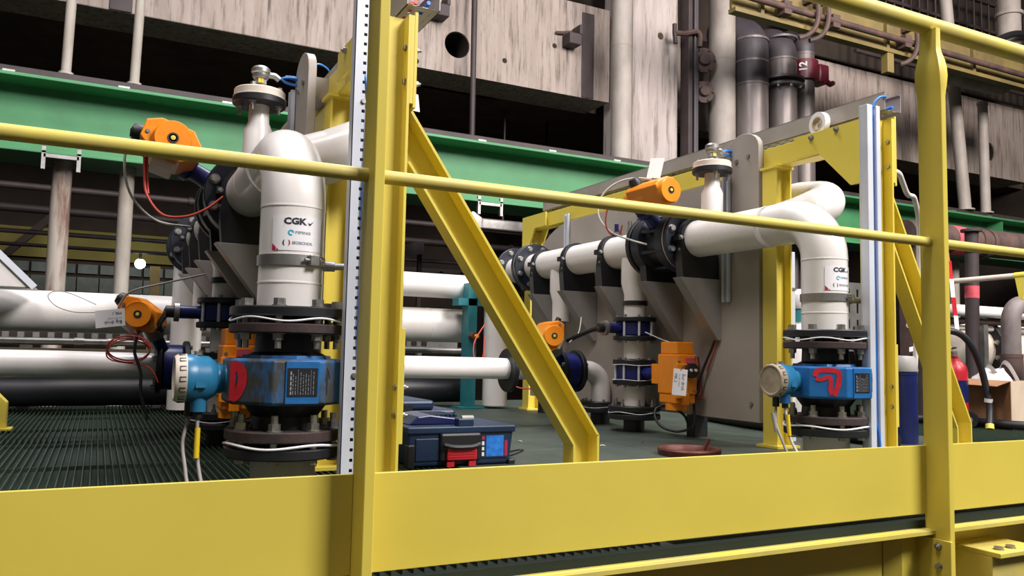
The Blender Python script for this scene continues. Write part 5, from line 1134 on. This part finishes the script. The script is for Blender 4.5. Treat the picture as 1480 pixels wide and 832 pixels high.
def wallq(p, q, name, m): 
    d = (q - p); n_ = V((-d.y, d.x, 0)).normalized() * th
    return MB().prism([p + V((0, 0, .004)), q + V((0, 0, .004)), q + h_, p + h_], n_).build(name, m, bxc, smooth=0)
wallq(A, A + e1, 'side', 'cardboard'); wallq(A, A + e2, 'side', 'cardpale'); wallq(A + e1, A + e1 + e2, 'side', 'cardboard'); wallq(A + e2, A + e1 + e2, 'side', 'cardboard')
MB().prism([A + V((0, 0, .003)), A + e2 + V((0, 0, .003)), A + e1 + e2 + V((0, 0, .003)), A + e1 + V((0, 0, .003))], (0, 0, .004)).build('bottom', 'cardboard', bxc, smooth=0)
MB().prism([A + h_, A + e1 + h_, A + e1 + h_ + V((-.08, .03, -.03)), A + h_ + V((-.08, .03, -.03))], (0, 0, .003)).build('flap', 'cardboard', bxc, smooth=0)
bag = thing('plastic_bag', 'crumpled white plastic bag sticking out of the cardboard box', 'bag', A + e1 * .5 + e2 * .4 + V((0, 0, .02)))
c = A + e1 * .55 + e2 * .40
vs = []; fs = []; rnd = random.Random(11); n = 20
prof = ((.05, .02), (.13, .06), (.145, .16), (.12, .23), (.10, .27), (.07, .30), (.05, .33))
for j, (r_, z_) in enumerate(prof):
    for i in range(n):
        a = 2 * PI * i / n; q = r_ * (1 + .14 * math.sin(5 * a + j) + rnd.uniform(-.07, .07)); vs.append(c + V((q * math.cos(a), q * math.sin(a) * .9, z_ + rnd.uniform(-.008, .008))))
for j in range(len(prof) - 1):
    for i in range(n): fs.append((j * n + i, j * n + (i + 1) % n, (j + 1) * n + (i + 1) % n, (j + 1) * n + i))
fs.append(tuple(range(n)))
MB().add(vs, fs).build('sack', 'bag', bag, smooth=80)
for (dx, s) in ((-.09, 1), (.06, 1.25)):
    p = c + V((dx, -.05, .25)); pts = spline([p + V((-.06 * s, 0, .0)), p + V((-.045 * s, .01, .06 * s)), p + V((-.01, .01, .10 * s)), p + V((.03 * s, .0, .075 * s)), p + V((.07 * s, -.02, .0))], 6)
    b = MB(); vs = []; 
    for i, q in enumerate(pts): vs += [q, q + V((.012, .02, -.022)), q + V((.004, .004, 0)), q + V((.016, .024, -.022))]
    b.add(vs, [f for i in range(len(pts) - 1) for f in ((4 * i, 4 * i + 1, 4 * i + 5, 4 * i + 4), (4 * i + 2, 4 * i + 3, 4 * i + 7, 4 * i + 6), (4 * i, 4 * i + 2, 4 * i + 6, 4 * i + 4), (4 * i + 1, 4 * i + 3, 4 * i + 7, 4 * i + 5))])
    b.build('handle', 'bag', bag, smooth=60)
o = cable('black_hose', [(4.0, 3.3, .03), (4.35, 3.05, .03), (4.42, 2.68, .03), (4.7, 2.62, .03), (5.1, 2.75, .03)], .024, 'blackcable', n=10); tag(o, 'black hose lying along the foot of the cardboard box', 'hose')
t = thing('rubber_wheel', 'small black wheel beside the foot of the cardboard box', 'wheel', (4.33, 2.9, .0))
MB().lathe((4.31, 2.90, .045), (-.8, -.6, 0), [(0, 0), (.02, 0), (.024, -.004), (.042, -.004), (.046, .006), (.046, .022), (.042, .03), (.02, .03), (0, .028)], 24).build('tyre', 'black', t)
MB().lathe((4.31, 2.90, .045), (-.8, -.6, 0), [(0, .036), (.014, .034), (.016, .028)], 14).build('hub', 'zinc', t)
# machinery standing farther back on the right
t = thing('grey_bend_pipe', 'grey painted pipe bend at the right edge above the cardboard box', 'pipe', (6.5, 4.0, 0))
MB().tube(fillet([(6.49, 4.0, .40), (6.49, 4.0, .82), (7.1, 4.0, .86)], .15, 10), .070, 24).build('bend', 'bendgrey', t)
MB().tube(fillet([(6.49, 4.0, .41), (6.49, 4.0, .24), (6.9, 4.0, .16)], .14, 8), .080, 24).build('lower_bend', 'rust', t)
for (c_, ax) in (((6.49, 4.0, .40), (0, 0, 1)), ((6.72, 4.0, .835), (1, 0, 0))): MB().ring(c_, ax, .082, .06, .03, 24).build('weld_ring', 'rust', t)
MB().box(6.8, 6.9, 3.94, 4.06, 0, .10).build('stand', 'rust', t, smooth=0)
t = thing('white_tank', 'cream horizontal tank with dark flange behind the grey pipe bend', 'tank', (7.6, 4.7, 0))
MB().lathe((6.90, 4.75, .47), (1, 0, 0), [(0, 0), (.14, .01), (.21, .06), (.235, .14), (.235, 1.2), (0, 1.2)], 32).build('shell', 'cream', t)
flange(t, (7.10, 4.75, .47), (1, 0, 0), .31, .20, .06, 'blackcable', 12, .26, .018, .016, flip=True)
for xx in (7.35, 8.1): MB().box(xx, xx + .08, 4.6, 4.9, 0, .26).build('saddle', 'darksteel', t, smooth=0)
MB().tube(spline([(7.0, 4.7, .80), (7.0, 4.7, .92), (7.02, 4.7, .97), (7.05, 4.7, .92)], 5), .014, 8).build('lifting_eye', 'darksteel', t)
hpipe('cross_pipe', 6.1, 8.3, 4.45, .795, .050, 'pe', 'bright white cross pipe behind the dark upright at the right', (6.5,), legs=(8.2, 6.2))
hpipe('cross_pipe', 6.1, 8.3, 4.50, .712, .026, 'rust', 'thin brown cross pipe under the bright white one at the right', legs=(8.0, 6.9))
hpipe('cross_pipe', 6.0, 8.3, 4.55, .655, .024, 'cream', 'thin pale cross pipe, lowest of three at the right', legs=(8.1, 6.35))
t = thing('black_flange', 'black bolted flange end just right of the right post', 'flange', (6.02, 4.2, .6))
flange(t, (6.04, 4.45, .80), (-1, 0, 0), .13, .03, .03, 'black', 8, .105, .014, .012)
MB().ring((6.04, 4.45, .80), (1, 0, 0), .126, .05, .014, 32).build('gasket', 'cream', t)
MB().ring((6.055, 4.45, .80), (1, 0, 0), .13, .05, .03, 32).build('counter_flange', 'black', t)
MB().box(6.0, 6.06, 4.40, 4.50, 0, .69).build('stand', 'zinc', t, smooth=0)
t = thing('dark_upright_pipe', 'dark brown upright pipe with a pink band at the right', 'pipe', (6.28, 4.2, 0))
MB().cyl((6.295, 4.2, .003), (6.325, 4.2, 1.42), .052, n=18).build('shaft', 'darksteel', t)
MB().cyl((6.312, 4.2, .875), (6.315, 4.2, .975), .0535, n=18).build('band', 'pink', t)
MB().ring((6.322, 4.2, 1.25), (0, 0, 1), .060, .05, .03, 18).build('collar', 'darksteel', t)
MB().cyl((6.32, 4.2, 1.42), (6.32, 4.2, 1.44), .08, n=18).build('cap', 'darksteel', t)
t = thing('hand_rail', 'pale thin handrail with yellow joint running back at the right', 'railing', (6.2, 4.0, 0))
MB().cyl((6.2, 5.2, 1.0), (6.2, 3.2, 1.03), .021, n=14).build('rail', 'cream', t)
MB().cyl((6.2, 3.78, 1.02), (6.2, 3.58, 1.025), .026, n=14).build('joint', 'yellow', t)
MB().prism([(6.18, 3.77, 1.01), (6.18, 3.68, 1.01), (6.18, 3.71, .84), (6.18, 3.74, .84)], (.04, 0, 0)).build('gusset', 'yellow', t, smooth=0)
for yy in (5.15, 3.25): MB().cyl((6.2, yy, .003), (6.2, yy, 1.01), .02, n=12).build('post', 'cream', t)
t = thing('barrier_tape', 'red and white barrier tape hanging just right of the right post', 'tape', (6.02, 4.25, .55))
for i, m_ in enumerate(('red', 'paper', 'red', 'paper')):
    z0 = 1.16 - i * .145; x0 = 5.985 + i * .022
    MB().prism([(x0, 4.18, z0), (x0 + .05, 4.18, z0), (x0 + .072, 4.185, z0 - .145), (x0 + .022, 4.185, z0 - .145)], (0, .003, 0)).build('stripe', m_, t, smooth=0)
MB().tube([(6.01, 4.18, 1.15), (6.05, 4.22, 1.25), (6.18, 4.35, 1.01)], .006, 6).build('knot', 'red', t)
t = thing('tape_heap', 'crumpled red and white tape heap above the fire extinguisher', 'tape', (4.30, 3.25, .40))
MB().lathe((4.52, 3.3, .003), (0, 0, 1), [(0, 0), (.10, 0), (.10, .40), (0, .40)], 20).build('drum', 'darksteel', t)
for i in range(9):
    a = i * .7; p = V((4.52 + .05 * math.cos(a), 3.30 + .05 * math.sin(a), .41 + .008 * i))
    MB().obox(p, V((.06 * math.cos(a * 2), .06 * math.sin(a * 2), .012)), V((0, .0, .014)), V((.002, .002, 0))).build('strip', ('red', 'paper', 'pink')[i % 3], t, smooth=0)
# ------------------------------------------------------------------ done
